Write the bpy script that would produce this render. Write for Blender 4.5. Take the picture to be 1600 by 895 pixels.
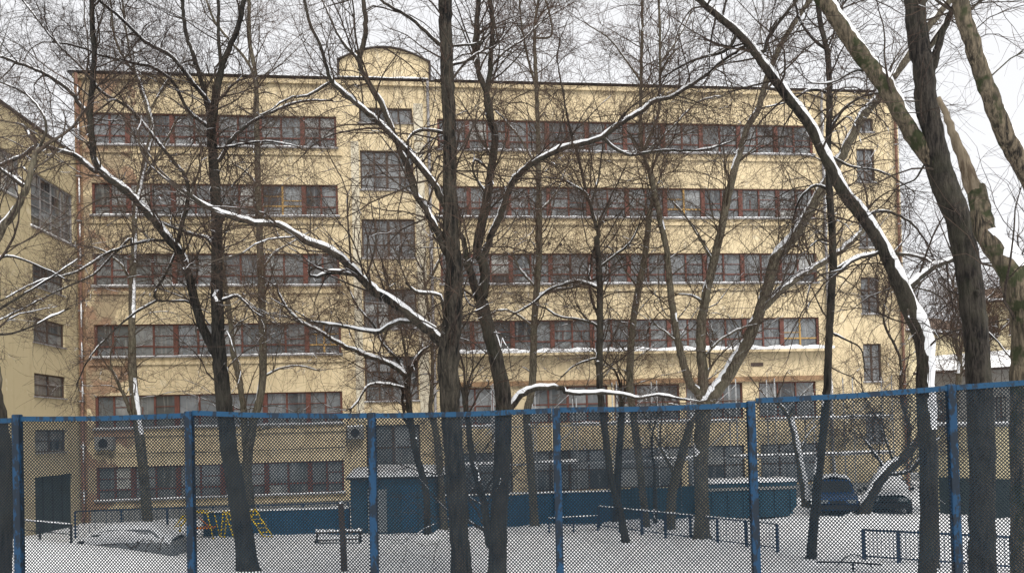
import bpy, bmesh, math, random
import numpy as np
from mathutils import Matrix, Vector

for o in list(bpy.data.objects):
    bpy.data.objects.remove(o)
scene = bpy.context.scene
COL = scene.collection

# ------------------------------------------------------------------ camera
F = 1250.0                     # focal length in photo pixels (photo 1600 x 895)
PITCH, ROLL, PY0 = 0.01912, -0.02644, 646.85
CAMZ = 4.0
_f = Vector((0, math.cos(PITCH), math.sin(PITCH)))
_u = Vector((0, -math.sin(PITCH), math.cos(PITCH)))
_r = Vector((1, 0, 0))
CR = math.cos(ROLL) * _r + math.sin(ROLL) * _u
CU = -math.sin(ROLL) * _r + math.cos(ROLL) * _u
CW = _f
cam_d = bpy.data.cameras.new('camera')
cam = bpy.data.objects.new('camera', cam_d)
COL.objects.link(cam)
cam.matrix_world = Matrix(((CR.x, CU.x, -CW.x, 0), (CR.y, CU.y, -CW.y, 0), (CR.z, CU.z, -CW.z, CAMZ), (0, 0, 0, 1)))
cam_d.sensor_width = 36
cam_d.lens = F * 36 / 1600
cam_d.shift_y = (PY0 - 447.5) / 1600
cam_d.clip_end = 2000
scene.camera = cam

# ------------------------------------------------------------------ overcast sky
world = bpy.data.worlds.new('World')
scene.world = world
world.use_nodes = True
wt = world.node_tree
wt.nodes.clear()
wo = wt.nodes.new('ShaderNodeOutputWorld')
bg = wt.nodes.new('ShaderNodeBackground')
sk = wt.nodes.new('ShaderNodeTexSky')
sk.sky_type = 'NISHITA'
sk.sun_disc = False
sk.sun_elevation = math.radians(56)
sk.sun_rotation = math.radians(158)
sk.dust_density = 4
hs = wt.nodes.new('ShaderNodeHueSaturation')
hs.inputs['Saturation'].default_value = 0.15
mx = wt.nodes.new('ShaderNodeMix')
mx.data_type = 'RGBA'
mx.inputs[0].default_value = 0.86
mx.inputs[7].default_value = (4.85, 4.88, 5.0, 1)
wt.links.new(sk.outputs[0], hs.inputs['Color'])
wt.links.new(hs.outputs[0], mx.inputs[6])
wt.links.new(mx.outputs[2], bg.inputs['Color'])
bg.inputs['Strength'].default_value = 0.1
wt.links.new(bg.outputs[0], wo.inputs['Surface'])

sun_d = bpy.data.lights.new('sun', 'SUN')
sun_d.energy = 1.5
sun_d.angle = math.radians(25)
sun_d.color = (1, 0.96, 0.9)
sun = bpy.data.objects.new('sun', sun_d)
COL.objects.link(sun)
sun.rotation_euler = (math.radians(34), 0, math.radians(22))

scene.view_settings.view_transform = 'Standard'
scene.view_settings.look = 'None'
scene.view_settings.gamma = 1
scene.view_settings.exposure = 1.10
scene.cycles.max_bounces = 2
scene.cycles.diffuse_bounces = 1
scene.cycles.glossy_bounces = 1

# ------------------------------------------------------------------ helpers
RNG = np.random.default_rng(7)
random.seed(7)

def pix_dir(px, py):
    return CW + CR * ((px - 800) / F) - CU * ((py - PY0) / F)

def at(px, py, Y):
    d = pix_dir(px, py)
    return Vector((0, 0, CAMZ)) + d * (Y / d.y)

def ground(px, py, z=0.0):
    d = pix_dir(px, py)
    return Vector((0, 0, CAMZ)) + d * ((z - CAMZ) / d.z)

def ghv(x, y):
    """snow surface height"""
    h = 0.05 * np.sin(x * 0.55 + 1.3) * np.cos(y * 0.42) + 0.03 * np.sin(x * 1.7 + y * 1.1) + 0.02 * np.sin(x * 3.1 - y * 2.3)
    # ploughed bank in front of the parked car at left
    bx = np.clip((x + 17.5) / 6.0, -4, 4)
    h = h + 1.0 * np.exp(-bx ** 4) * np.exp(-((y - 25.0 - 0.25 * np.sin(x)) / 1.3) ** 2)
    # bank along the parking strip at right
    h = h + 0.25 * np.exp(-((x - 15.0) / 3.5) ** 2) * np.exp(-((y - 31.5) / 1.2) ** 2)
    return h

def gh(x, y):
    return float(ghv(np.float64(x), np.float64(y)))

class MB:
    def __init__(s):
        s.v = []; s.f = []
    def box(s, x0, x1, y0, y1, z0, z1):
        b = len(s.v)
        s.v += [(x0, y0, z0), (x1, y0, z0), (x1, y1, z0), (x0, y1, z0), (x0, y0, z1), (x1, y0, z1), (x1, y1, z1), (x0, y1, z1)]
        s.f += [tuple(b + i for i in q) for q in ((0, 3, 2, 1), (4, 5, 6, 7), (0, 1, 5, 4), (1, 2, 6, 5), (2, 3, 7, 6), (3, 0, 4, 7))]
        return s
    def poly(s, pts):
        b = len(s.v); s.v += [tuple(p) for p in pts]; s.f.append(tuple(range(b, b + len(pts)))); return s
    def prism(s, pts, d):
        """extrude polygon pts by vector d"""
        b = len(s.v); n = len(pts)
        s.v += [tuple(p) for p in pts] + [(p[0] + d[0], p[1] + d[1], p[2] + d[2]) for p in pts]
        s.f.append(tuple(range(b + n - 1, b - 1, -1))); s.f.append(tuple(range(b + n, b + 2 * n)))
        for i in range(n):
            j = (i + 1) % n
            s.f.append((b + i, b + j, b + n + j, b + n + i))
        return s
    def tube(s, pts, r, n=6, cap=True):
        pts = [Vector(p) for p in pts]
        rs = r if hasattr(r, '__len__') else [r] * len(pts)
        b = len(s.v)
        nrm = None
        for i, p in enumerate(pts):
            t = (pts[min(i + 1, len(pts) - 1)] - pts[max(i - 1, 0)])
            t.normalize()
            if nrm is None:
                a = Vector((0, 0, 1)) if abs(t.z) < 0.9 else Vector((1, 0, 0))
                nrm = t.cross(a).normalized()
            else:
                nrm = (nrm - t * nrm.dot(t)).normalized()
            bi = t.cross(nrm)
            for k in range(n):
                an = 2 * math.pi * k / n
                q = p + (nrm * math.cos(an) + bi * math.sin(an)) * rs[i]
                s.v.append(tuple(q))
        for i in range(len(pts) - 1):
            for k in range(n):
                k2 = (k + 1) % n
                s.f.append((b + i * n + k, b + i * n + k2, b + (i + 1) * n + k2, b + (i + 1) * n + k))
        if cap:
            s.f.append(tuple(b + k for k in range(n - 1, -1, -1)))
            e = b + (len(pts) - 1) * n
            s.f.append(tuple(e + k for k in range(n)))
        return s
    def mesh(s, name, mat, smooth=False):
        me = bpy.data.meshes.new(name)
        me.from_pydata(s.v, [], s.f)
        me.materials.append(mat)
        if smooth:
            me.polygons.foreach_set('use_smooth', [True] * len(me.polygons))
        me.update()
        return me
    def build(s, name, mat, parent=None, smooth=False):
        return link(name, s.mesh(name, mat, smooth), parent)

def link(name, me, parent=None):
    o = bpy.data.objects.new(name, me)
    COL.objects.link(o)
    if parent is not None:
        o.parent = parent
    return o

def tag(o, label, cat, group=None):
    o['label'] = label; o['category'] = cat
    if group: o['group'] = group
    return o

def empty(name, loc, rz=0.0):
    o = bpy.data.objects.new(name, None)
    COL.objects.link(o)
    o.location = loc; o.rotation_euler = (0, 0, rz)
    o.empty_display_size = 0.3
    return o

def np_mesh(name, V, Q, mat, smooth=True, tri=False):
    """fast mesh from numpy arrays; Q quads (n,4) or tris (n,3)"""
    me = bpy.data.meshes.new(name)
    k = Q.shape[1]
    me.vertices.add(len(V)); me.vertices.foreach_set('co', V.astype(np.float32).ravel())
    me.loops.add(Q.size); me.loops.foreach_set('vertex_index', Q.astype(np.int32).ravel())
    me.polygons.add(len(Q))
    me.polygons.foreach_set('loop_start', np.arange(0, Q.size, k, dtype=np.int32))
    me.polygons.foreach_set('loop_total', np.full(len(Q), k, dtype=np.int32))
    me.polygons.foreach_set('use_smooth', np.full(len(Q), smooth))
    me.materials.append(mat)
    me.update(calc_edges=True)
    return me

# ------------------------------------------------------------------ materials
class NT:
    def __init__(s, name, rough=0.8):
        s.m = bpy.data.materials.new(name); s.m.use_nodes = True
        s.t = s.m.node_tree; s.b = s.t.nodes['Principled BSDF']
        s.b.inputs['Roughness'].default_value = rough
        s.b.inputs['Specular IOR Level'].default_value = 0.25
    def n(s, kind, **kw):
        x = s.t.nodes.new('ShaderNode' + kind)
        for k, v in kw.items():
            if k in x.inputs.keys(): x.inputs[k].default_value = v
            else: setattr(x, k, v)
        return x
    def l(s, a, b):
        s.t.links.new(a, b)
    def coord(s, scale=(1, 1, 1), out='Object'):
        tc = s.n('TexCoord'); mp = s.n('Mapping'); mp.inputs['Scale'].default_value = scale
        s.l(tc.outputs[out], mp.inputs['Vector']); return mp.outputs[0]
    def pos(s, scale=(1, 1, 1)):
        g = s.n('NewGeometry'); mp = s.n('Mapping'); mp.inputs['Scale'].default_value = scale
        s.l(g.outputs['Position'], mp.inputs['Vector']); return mp.outputs[0]
    def noise(s, vec, scale=5, detail=4, rough=0.55):
        x = s.n('TexNoise', Scale=scale, Detail=detail, Roughness=rough); s.l(vec, x.inputs['Vector']); return x.outputs['Fac']
    def ramp(s, fac, stops):
        x = s.n('ValToRGB'); e = x.color_ramp.elements
        while len(e) < len(stops): e.new(0.5)
        for i, (p, c) in enumerate(stops):
            e[i].position = p; e[i].color = (*c, 1) if len(c) == 3 else c
        s.l(fac, x.inputs[0]); return x.outputs[0]
    def mix(s, fac, a, b, mode='MIX'):
        x = s.n('Mix', data_type='RGBA', blend_type=mode)
        for v, i in ((fac, 0), (a, 6), (b, 7)):
            if hasattr(v, 'is_linked'): s.l(v, x.inputs[i])
            elif i == 0: x.inputs[0].default_value = v
            else: x.inputs[i].default_value = (*v, 1)
        return x.outputs[2]
    def math(s, op, a, b=0.0, clamp=False):
        x = s.n('Math', operation=op, use_clamp=clamp)
        for i, v in enumerate((a, b)):
            if hasattr(v, 'is_linked'): s.l(v, x.inputs[i])
            else: x.inputs[i].default_value = v
        return x.outputs[0]
    def base(s, c):
        if hasattr(c, 'is_linked'): s.l(c, s.b.inputs['Base Color'])
        else: s.b.inputs['Base Color'].default_value = (*c, 1)
    def bump(s, h, strength=0.5, dist=0.02):
        x = s.n('Bump', Strength=strength, Distance=dist); s.l(h, x.inputs['Height']); s.l(x.outputs[0], s.b.inputs['Normal'])
    def sep(s, vec):
        x = s.n('SeparateXYZ'); s.l(vec, x.inputs[0]); return x.outputs

SNOWC = (0.82, 0.84, 0.88)

def m_snow(name='snow'):
    t = NT(name, 0.75)
    p = t.pos()
    t.base(t.mix(t.noise(p, 0.8, 2), (0.84, 0.855, 0.88), (0.90, 0.905, 0.915)))
    t.bump(t.noise(p, 9, 3, 0.7), 0.45, 0.03)
    return t.m

def m_bark(name, dark, light, dust=0.0, moss=0.0, scale=1.0, bump=1.0):
    t = NT(name, 0.9)
    p = t.pos()
    stretched = t.pos((11 * scale, 11 * scale, 1.6 * scale))
    fur = t.noise(stretched, 1.6, 3, 0.7)
    fine = t.noise(t.pos((1, 1, 0.5)), 30, 1, 0.7)
    big = t.noise(p, 1.1, 1)
    c = t.ramp(fur, [(0.40, dark), (0.60, light)])
    c = t.mix(t.math('MULTIPLY', fine, 0.45), c, tuple(0.45 * x for x in dark))
    c = t.mix(t.ramp(big, [(0.4, (0, 0, 0)), (0.7, (0.55, 0.55, 0.55))]), c, tuple(0.6 * a + 0.4 * b for a, b in zip(light, (0.09, 0.085, 0.06))))
    if moss:
        c = t.mix(t.math('MULTIPLY', t.ramp(t.noise(p, 2.2, 3, 0.7), [(0.50, (0, 0, 0)), (0.60, (1, 1, 1))]), moss), c, (0.028, 0.036, 0.014))
    if dust:
        g = t.n('NewGeometry'); nz = t.sep(g.outputs['True Normal'])[2]
        k = t.ramp(nz, [(0.55, (0, 0, 0)), (0.78, (1, 1, 1))])
        k = t.math('MULTIPLY', k, t.ramp(t.noise(p, 2.3, 3), [(0.62 - 0.3 * dust, (0, 0, 0)), (0.66 - 0.3 * dust, (1, 1, 1))]))
        c = t.mix(k, c, SNOWC)
    t.base(c)
    h = t.math('ADD', fur, t.math('MULTIPLY', fine, 0.3))
    t.bump(h, 0.9 * bump, 0.05 * bump)
    return t.m

def m_wall(name, c1, c2, patches=True):
    t = NT(name, 0.9)
    o = t.coord()
    x, y, z = t.sep(o)
    c = t.mix(t.noise(o, 0.22, 2), c1, c2)
    streak = t.noise(t.coord((2.2, 1, 0.12)), 1.0, 3, 0.6)
    c = t.mix(t.ramp(streak, [(0.52, (0, 0, 0)), (0.75, (0.55, 0.55, 0.55))]), c, (0.40, 0.31, 0.18))
    c = t.mix(t.ramp(t.noise(o, 2.8, 3, 0.7), [(0.55, (0, 0, 0)), (0.72, (0.35, 0.35, 0.35))]), c, (0.42, 0.33, 0.19))
    c = t.mix(t.ramp(t.noise(t.coord((1.3, 1, 1)), 1.1, 3, 0.6), [(0.63, (0, 0, 0)), (0.66, (0.4, 0.4, 0.4))]), c, (0.74, 0.66, 0.5))
    if patches:
        per = t.math('FRACT', t.math('DIVIDE', t.math('SUBTRACT', 18.5, z), 3.497))
        run = t.math('MULTIPLY', t.ramp(per, [(0.0, (1, 1, 1)), (0.42, (0, 0, 0))]), t.ramp(t.noise(t.coord((3.2, 1, 0.25)), 1.0, 2, 0.6), [(0.46, (0, 0, 0)), (0.66, (0.75, 0.75, 0.75))]))
        c = t.mix(run, c, (0.33, 0.25, 0.145))
        # fallen plaster near the left corner: brick red and grey render show
        edge = t.ramp(t.math('ADD', t.math('MULTIPLY', x, -0.19), -2.93), [(0.0, (0, 0, 0)), (1.0, (1, 1, 1))])
        n = t.noise(t.coord((1, 1, 0.8)), 0.55, 5, 0.6)
        k = t.ramp(t.math('MULTIPLY', n, t.math('ADD', t.math('MULTIPLY', edge, 0.8), 0.42)), [(0.50, (0, 0, 0)), (0.515, (1, 1, 1))])
        pc = t.mix(t.ramp(t.noise(o, 0.8, 3), [(0.45, (0, 0, 0)), (0.55, (1, 1, 1))]), (0.33, 0.215, 0.14), (0.37, 0.295, 0.19))
        c = t.mix(k, c, pc)
    t.base(c)
    return t.m

def m_plain(name, c, rough=0.7, var=0.25, scale=6, bump=0, metallic=0.0):
    t = NT(name, rough)
    o = t.pos()
    t.base(t.mix(t.noise(o, scale, 2, 0.65), tuple(x * (1 - var) for x in c), tuple(min(1, x * (1 + var)) for x in c)))
    t.b.inputs['Metallic'].default_value = metallic
    if bump: t.bump(t.noise(o, scale * 6, 4), bump, 0.01)
    return t.m

def m_paint_worn(name, c, rust=(0.045, 0.035, 0.03), amt=0.5):
    t = NT(name, 0.6)
    o = t.pos()
    n = t.noise(t.pos((1, 1, 0.45)), 7, 3, 0.75)
    base = t.mix(t.noise(o, 1.7, 3), tuple(0.62 * x for x in c), c)
    k = t.ramp(n, [(amt, (0, 0, 0)), (amt + 0.06, (1, 1, 1))])
    t.base(t.mix(k, base, rust))
    t.bump(n, 0.4, 0.01)
    return t.m

def m_glass(name='window_glass'):
    """old dusty panes: each pane has its own grey (grime, blinds and curtains just behind, plus sky reflection painted into the colour)"""
    t = NT(name, 0.08)
    oi = t.n('ObjectInfo')
    c = t.ramp(oi.outputs['Random'], [(0.0, (0.02, 0.022, 0.025)), (0.16, (0.11, 0.12, 0.123)), (0.55, (0.19, 0.20, 0.205)), (0.88, (0.27, 0.28, 0.28)), (1.0, (0.52, 0.51, 0.47))])  # pane greys raised to stand in for reflected sky as well
    p = t.pos()
    c = t.mix(t.ramp(t.noise(p, 1.4, 2, 0.65), [(0.35, (0.5, 0.5, 0.5)), (0.65, (0, 0, 0))]), c, (0.07, 0.075, 0.08))
    c = t.mix(t.ramp(t.noise(t.pos((6, 6, 0.5)), 1.0, 1), [(0.55, (0, 0, 0)), (0.62, (0.35, 0.35, 0.35))]), c, (0.3, 0.3, 0.29))
    t.base(c)
    t.b.inputs['Specular IOR Level'].default_value = 0.8
    t.b.inputs['Coat Weight'].default_value = 0.0
    return t.m

M = dict(
    snow=m_snow(),
    wall=m_wall('yellow_stucco', (0.65, 0.525, 0.325), (0.71, 0.59, 0.385)),
    wall2=m_wall('olive_stucco', (0.55, 0.46, 0.28), (0.60, 0.51, 0.33), False),
    wall3=m_wall('pale_stucco', (0.66, 0.56, 0.34), (0.70, 0.61, 0.40), False),
    white=m_plain('white_plaster', (0.62, 0.56, 0.43), 0.9, 0.2, 2),
    corner=m_plain('stained_plaster', (0.30, 0.19, 0.11), 0.9, 0.5, 2.2),
    frame=m_plain('red_brown_paint', (0.135, 0.055, 0.042), 0.6, 0.4, 3),
    frame_dark=m_plain('brown_paint', (0.085, 0.06, 0.048), 0.6, 0.3, 3),
    frame_new=m_plain('new_wood', (0.42, 0.26, 0.09), 0.6, 0.2, 4),
    glass=m_glass(),
    roofmetal=m_plain('roof_metal', (0.05, 0.042, 0.04), 0.6, 0.3, 3),
    brownroof=m_plain('brown_roof', (0.17, 0.12, 0.09), 0.8, 0.3, 3),
    zinc=m_plain('zinc', (0.30, 0.29, 0.29), 0.55, 0.4, 4),
    rustpipe=m_plain('rusty_pipe', (0.22, 0.12, 0.085), 0.75, 0.5, 5),
    blue=m_paint_worn('worn_blue_paint', (0.010, 0.058, 0.125), rust=(0.010, 0.020, 0.035), amt=0.50),
    bluepost=m_paint_worn('worn_blue_post_paint', (0.009, 0.048, 0.11), rust=(0.008, 0.015, 0.025), amt=0.46),
    wire=m_plain('dark_wire', (0.008, 0.017, 0.026), 0.7, 0.6, 3, 0),
    bluesheet=m_paint_worn('blue_sheet', (0.022, 0.105, 0.20), (0.03, 0.05, 0.07), 0.62),
    teal=m_paint_worn('teal_sheet', (0.022, 0.085, 0.135), (0.03, 0.04, 0.04), 0.62),
    hutblue=m_paint_worn('hut_blue', (0.028, 0.09, 0.15), (0.03, 0.04, 0.05), 0.6),
    greydoor=m_plain('grey_door', (0.22, 0.24, 0.25), 0.7),
    dark=m_plain('dark_rubber', (0.02, 0.02, 0.022), 0.8, 0.3),
    darkdoor=m_plain('dark_green_door', (0.035, 0.05, 0.05), 0.7, 0.3),
    carblue=m_plain('car_blue', (0.012, 0.05, 0.14), 0.3, 0.1, 2, 0),
    cardark=m_plain('car_dark', (0.02, 0.035, 0.042), 0.3, 0.1, 2, 0),
    cargrey=m_plain('car_grey', (0.2, 0.21, 0.22), 0.35, 0.1, 2, 0),
    carglass=m_plain('car_glass', (0.015, 0.018, 0.02), 0.1, 0.1, 2, 0),
    lamp=m_plain('headlamp', (0.22, 0.24, 0.25), 0.15, 0.1, 2, 0),
    yellow=m_plain('yellow_paint', (0.75, 0.52, 0.02), 0.5, 0.2, 4),
    orange=m_plain('orange_paint', (0.55, 0.16, 0.02), 0.5, 0.2, 4),
    wood=m_plain('weathered_wood', (0.07, 0.05, 0.04), 0.9, 0.5, 4),
    pole=m_plain('scaffold_steel', (0.34, 0.35, 0.36), 0.5, 0.3, 4),
    navy=m_paint_worn('navy_rail_paint', (0.02, 0.05, 0.11), (0.02, 0.02, 0.02), 0.6),
    greywall=m_plain('grey_render', (0.27, 0.265, 0.25), 0.9, 0.25, 2),
    bark_dark=m_bark('dark_bark', (0.007, 0.006, 0.006), (0.060, 0.051, 0.042), 0.0, 0.15),
    bark_black=m_bark('black_bark', (0.006, 0.006, 0.006), (0.042, 0.038, 0.032), 0.0, 0.0),
    bark_pale=m_bark('pale_bark', (0.045, 0.038, 0.028), (0.19, 0.163, 0.118), 0.0, 0.2, 1.5, 0.6),
    bark_moss=m_bark('mossy_bark', (0.020, 0.017, 0.013), (0.20, 0.16, 0.11), 0.0, 0.9),
    bark_furrow=m_bark('furrowed_bark', (0.005, 0.005, 0.005), (0.075, 0.063, 0.050), 0.0, 0.0, 0.85, 1.3),
    bark_raw=m_bark('stripped_wood', (0.09, 0.065, 0.042), (0.25, 0.20, 0.14), 0.0, 0.0, 1.0, 0.5),
    branch_dark=m_bark('dark_branch', (0.018, 0.014, 0.012), (0.078, 0.058, 0.046), 0.4, 0.0, 2, 0.3),
    branch_pale=m_bark('pale_branch', (0.03, 0.022, 0.017), (0.11, 0.085, 0.06), 0.5, 0.0, 2, 0.3),
    twig=m_plain('brown_twig', (0.070, 0.046, 0.034), 0.9, 0.4, 2, 0),
    twig_red=m_plain('red_brown_twig', (0.085, 0.05, 0.034), 0.9, 0.4, 2, 0),
    twig_dark=m_plain('dark_twig', (0.046, 0.033, 0.028), 0.9, 0.4, 2, 0),
)

# ------------------------------------------------------------------ ground
def axis(lo, a, b, hi, fine, coarse):
    return np.concatenate([np.linspace(lo, a, coarse, endpoint=False), np.arange(a, b, fine), np.linspace(b, hi, coarse)])
gx = axis(-900, -24, 24, 900, 0.15, 20)
gy = np.concatenate([axis(-60, 2, 20, 20.001, 0.5, 4)[:-4], np.arange(20, 36, 0.13), np.arange(36, 60, 0.6), np.linspace(60, 1500, 12)])
GX, GY = np.meshgrid(gx, gy)
fade = np.clip((40 - np.abs(GX)) / 6, 0, 1) * np.clip((60 - np.abs(GY)) / 6, 0, 1)
GZ = ghv(GX, GY) * fade
foot = RNG.normal(0, 0.008, GZ.shape)
for (xa, ya, xb, yb) in ((-14, 29, 5, 22.6), (-4, 31, 12, 24), (2, 23, 9, 31), (-9, 22.8, -1, 30.5), (4, 26, 16, 23)):
    nst = int(math.hypot(xb - xa, yb - ya) / 0.62)
    for k in range(nst):
        t_ = k / nst
        fx = xa + (xb - xa) * t_ + RNG.normal(0, 0.12) + 0.4 * math.sin(5 * t_); fy = ya + (yb - ya) * t_ + RNG.normal(0, 0.1)
        foot -= 0.11 * np.exp(-(((GX - fx) / 0.13) ** 2 + ((GY - fy) / 0.15) ** 2))
        foot += 0.03 * np.exp(-(((GX - fx) / 0.3) ** 2 + ((GY - fy) / 0.3) ** 2))
for off in (0.0, 1.5):
    foot -= 0.09 * np.exp(-((GY - (32.2 - 0.04 * GX + off * 0.5)) / 0.2) ** 2) * (GX > 6)
GZ = GZ + foot * fade
V = np.stack([GX.ravel(), GY.ravel(), GZ.ravel()], 1)
nx, ny = len(gx), len(gy)
ii, jj = np.meshgrid(np.arange(ny - 1), np.arange(nx - 1), indexing='ij')
b0 = (ii * nx + jj).ravel()
Q = np.stack([b0, b0 + 1, b0 + nx + 1, b0 + nx], 1)
g = link('snowy_ground', np_mesh('snowy_ground', V, Q, M['snow']))
g['kind'] = 'structure'

# ------------------------------------------------------------------ walls with openings
def wall_holes(mb, u0, u1, z0, z1, holes, depth=0.24, y=0.0):
    us = sorted({u0, u1, *[h[0] for h in holes], *[h[1] for h in holes]})
    zs = sorted({z0, z1, *[h[2] for h in holes], *[h[3] for h in holes]})
    for i in range(len(us) - 1):
        for j in range(len(zs) - 1):
            a, b, c, d = us[i], us[i + 1], zs[j], zs[j + 1]
            m, n = (a + b) / 2, (c + d) / 2
            if any(h[0] < m < h[1] and h[2] < n < h[3] for h in holes):
                continue
            mb.poly([(a, y, c), (b, y, c), (b, y, d), (a, y, d)])
    for a, b, c, d in holes:
        y2 = y + depth
        mb.poly([(a, y, c), (a, y2, c), (b, y2, c), (b, y, c)])
        mb.poly([(a, y, d), (b, y, d), (b, y2, d), (a, y2, d)])
        mb.poly([(a, y, c), (a, y, d), (a, y2, d), (a, y2, c)])
        mb.poly([(b, y, c), (b, y2, c), (b, y2, d), (b, y, d)])

PANES = []           # (window, a, b, c, d, y)
PANE_MESH = {}
def pane_mesh(w, h):
    k = (round(w, 2), round(h, 2))
    if k not in PANE_MESH:
        m = MB().box(0, w, 0, 0.012, 0, h)
        PANE_MESH[k] = m.mesh('pane', M['glass'])
    return PANE_MESH[k]

def snow_strip(mb, a, b, y0, y1, z, h, seg=0.35):
    """uneven snow lying on a ledge, along x"""
    n = max(2, int((b - a) / seg))
    xs = [a + (b - a) * i / n for i in range(n + 1)]
    hs_ = [h * random.uniform(0.55, 1.25) for _ in xs]
    base = len(mb.v)
    for x, hh in zip(xs, hs_):
        yy = y0 + random.uniform(-0.02, 0.02)
        mb.v += [(x, yy, z), (x, yy - 0.01, z + hh * 0.55), (x, yy + 0.05, z + hh), (x, y1, z + hh * 0.95), (x, y1, z)]
    for i in range(n):
        for k in range(4):
            p = base + i * 5 + k
            mb.f.append((p, p + 5, p + 6, p + 1))
    for e in (base, base + n * 5):
        mb.f.append((e, e + 1, e + 2, e + 3, e + 4))

def ribbon(parent, edges, z0, z1, seed, mat='frame', sill=0.10, snow=0.06, tilt_new=(), thinbar=True):
    """one long steel framed window: thick posts at the bay edges, a thin one in each bay, two rows of panes"""
    rnd = random.Random(seed)
    a, b = edges[0], edges[-1]
    y0, y1 = 0.09, 0.19
    m = MB()
    e = 0.06
    m.box(a, b, y0, y1, z1 - e, z1); m.box(a, b, y0, y1, z0, z0 + e)
    zt = z0 + (z1 - z0) * 0.30
    win = empty('window', (0, 0, 0)); win.parent = parent
    extra = MB()
    for i, x in enumerate(edges):
        w = 0.055 if i in (0, len(edges) - 1) else 0.115
        x0 = x if i == 0 else (x - 2 * w if i == len(edges) - 1 else x - w)
        m.box(x0, x0 + 2 * w, y0 - 0.03, y1 - 0.002, z0 + e, z1 - e)
    for i in range(len(edges) - 1):
        p, q = edges[i] + (0.11 if i == 0 else 0.115), edges[i + 1] - 0.115
        mid = (p + q) / 2
        t = extra if i in tilt_new else m
        t.box(mid - 0.045, mid + 0.045, y0 + 0.01, y1 - 0.004, z0 + e, z1 - e)
        for c, d in ((p, mid - 0.045), (mid + 0.045, q)):
            zz = zt + rnd.choice((0, 0, 0, 0.04))
            t.box(c, d, y0 + 0.02, y1 - 0.006, zz - 0.035, zz + 0.035)
            if thinbar and rnd.random() < 0.8:
                zb = z0 + (z1 - z0) * rnd.choice((0.64, 0.64, 0.64, 0.5))
                t.box(c, d, y0 + 0.035, y1 - 0.008, zb - 0.018, zb + 0.018)
            if rnd.random() < 0.16:
                xb = c + (d - c) * rnd.choice((0.4, 0.5))
                t.box(xb - 0.02, xb + 0.02, y0 + 0.035, y1 - 0.01, zz + 0.035, z0 + (z1 - z0) * 0.64)
            PANES.append((win, c, d, zz, z1 - e, 0.155))
            PANES.append((win, c, d, z0 + e, zz, 0.155))
    m.build('frame', M[mat], win)
    if extra.v: extra.build('new_sash', M['frame_new'], win)
    if sill:
        MB().box(a - 0.08, b + 0.08, -sill, 0.088, z0 - 0.07, z0 - 0.003).build('sill', M['zinc'], win)
        s = MB(); snow_strip(s, a - 0.08, b + 0.08, -sill, 0.085, z0 - 0.003, snow); s.build('snow', M['snow'], win, True)
    return win

def grid_window(parent, a, b, z0, z1, nc, nr, mat='frame_dark', y0=0.09, bar=0.04, snow=0.0, sill=True):
    win = empty('window', (0, 0, 0)); win.parent = parent
    m = MB(); e = 0.07
    m.box(a, b, y0, y0 + 0.1, z1 - e, z1); m.box(a, b, y0, y0 + 0.1, z0, z0 + e)
    m.box(a, a + e, y0, y0 + 0.098, z0 + e, z1 - e); m.box(b - e, b, y0, y0 + 0.098, z0 + e, z1 - e)
    us = [a + e + (b - a - 2 * e) * i / nc for i in range(nc + 1)]
    zs = [z0 + e + (z1 - z0 - 2 * e) * i / nr for i in range(nr + 1)]
    for k, u in enumerate(us[1:-1]):
        w = bar * (1.6 if nc % 2 == 0 and k == nc // 2 - 1 else 1)
        m.box(u - w, u + w, y0 + 0.012, y0 + 0.092, z0 + e, z1 - e)
    for z in zs[1:-1]:
        for i in range(nc):
            m.box(us[i] + bar, us[i + 1] - bar, y0 + 0.02, y0 + 0.088, z - bar * 0.8, z + bar * 0.8)
    for i in range(nc):
        for j in range(nr):
            PANES.append((win, us[i] + 0.01, us[i + 1] - 0.01, zs[j] + 0.005, zs[j + 1] - 0.005, y0 + 0.055))
    m.build('frame', M[mat], win)
    if sill:
        MB().box(a - 0.06, b + 0.06, -0.07, y0 - 0.002, z0 - 0.06, z0 - 0.003).build('sill', M['zinc'], win)
        if snow:
            s = MB(); snow_strip(s, a - 0.06, b + 0.06, -0.07, y0 - 0.003, z0 - 0.003, snow); s.build('snow', M['snow'], win, True)
    return win

def flush_panes(owner, limit):
    """the largest panes become objects of their own, the rest one mesh"""
    PANES.sort(key=lambda p: -(p[2] - p[1]) * (p[4] - p[3]))
    rest = MB()
    for i, (w, a, b, c, d, y) in enumerate(PANES):
        if i < limit:
            # panes sit a hair askew, so reflections differ
            o = link('pane', pane_mesh(b - a, d - c), w)
            o.location = (a, y, c)
            o.rotation_euler = (random.uniform(-0.006, 0.006), 0, random.uniform(-0.004, 0.004))
        else:
            rest.box(a, b, y, y + 0.012, c, d)
    if rest.v:
        r = rest.build('pane', M['glass'], owner); r['kind'] = 'stuff'
    PANES.clear()

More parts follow.
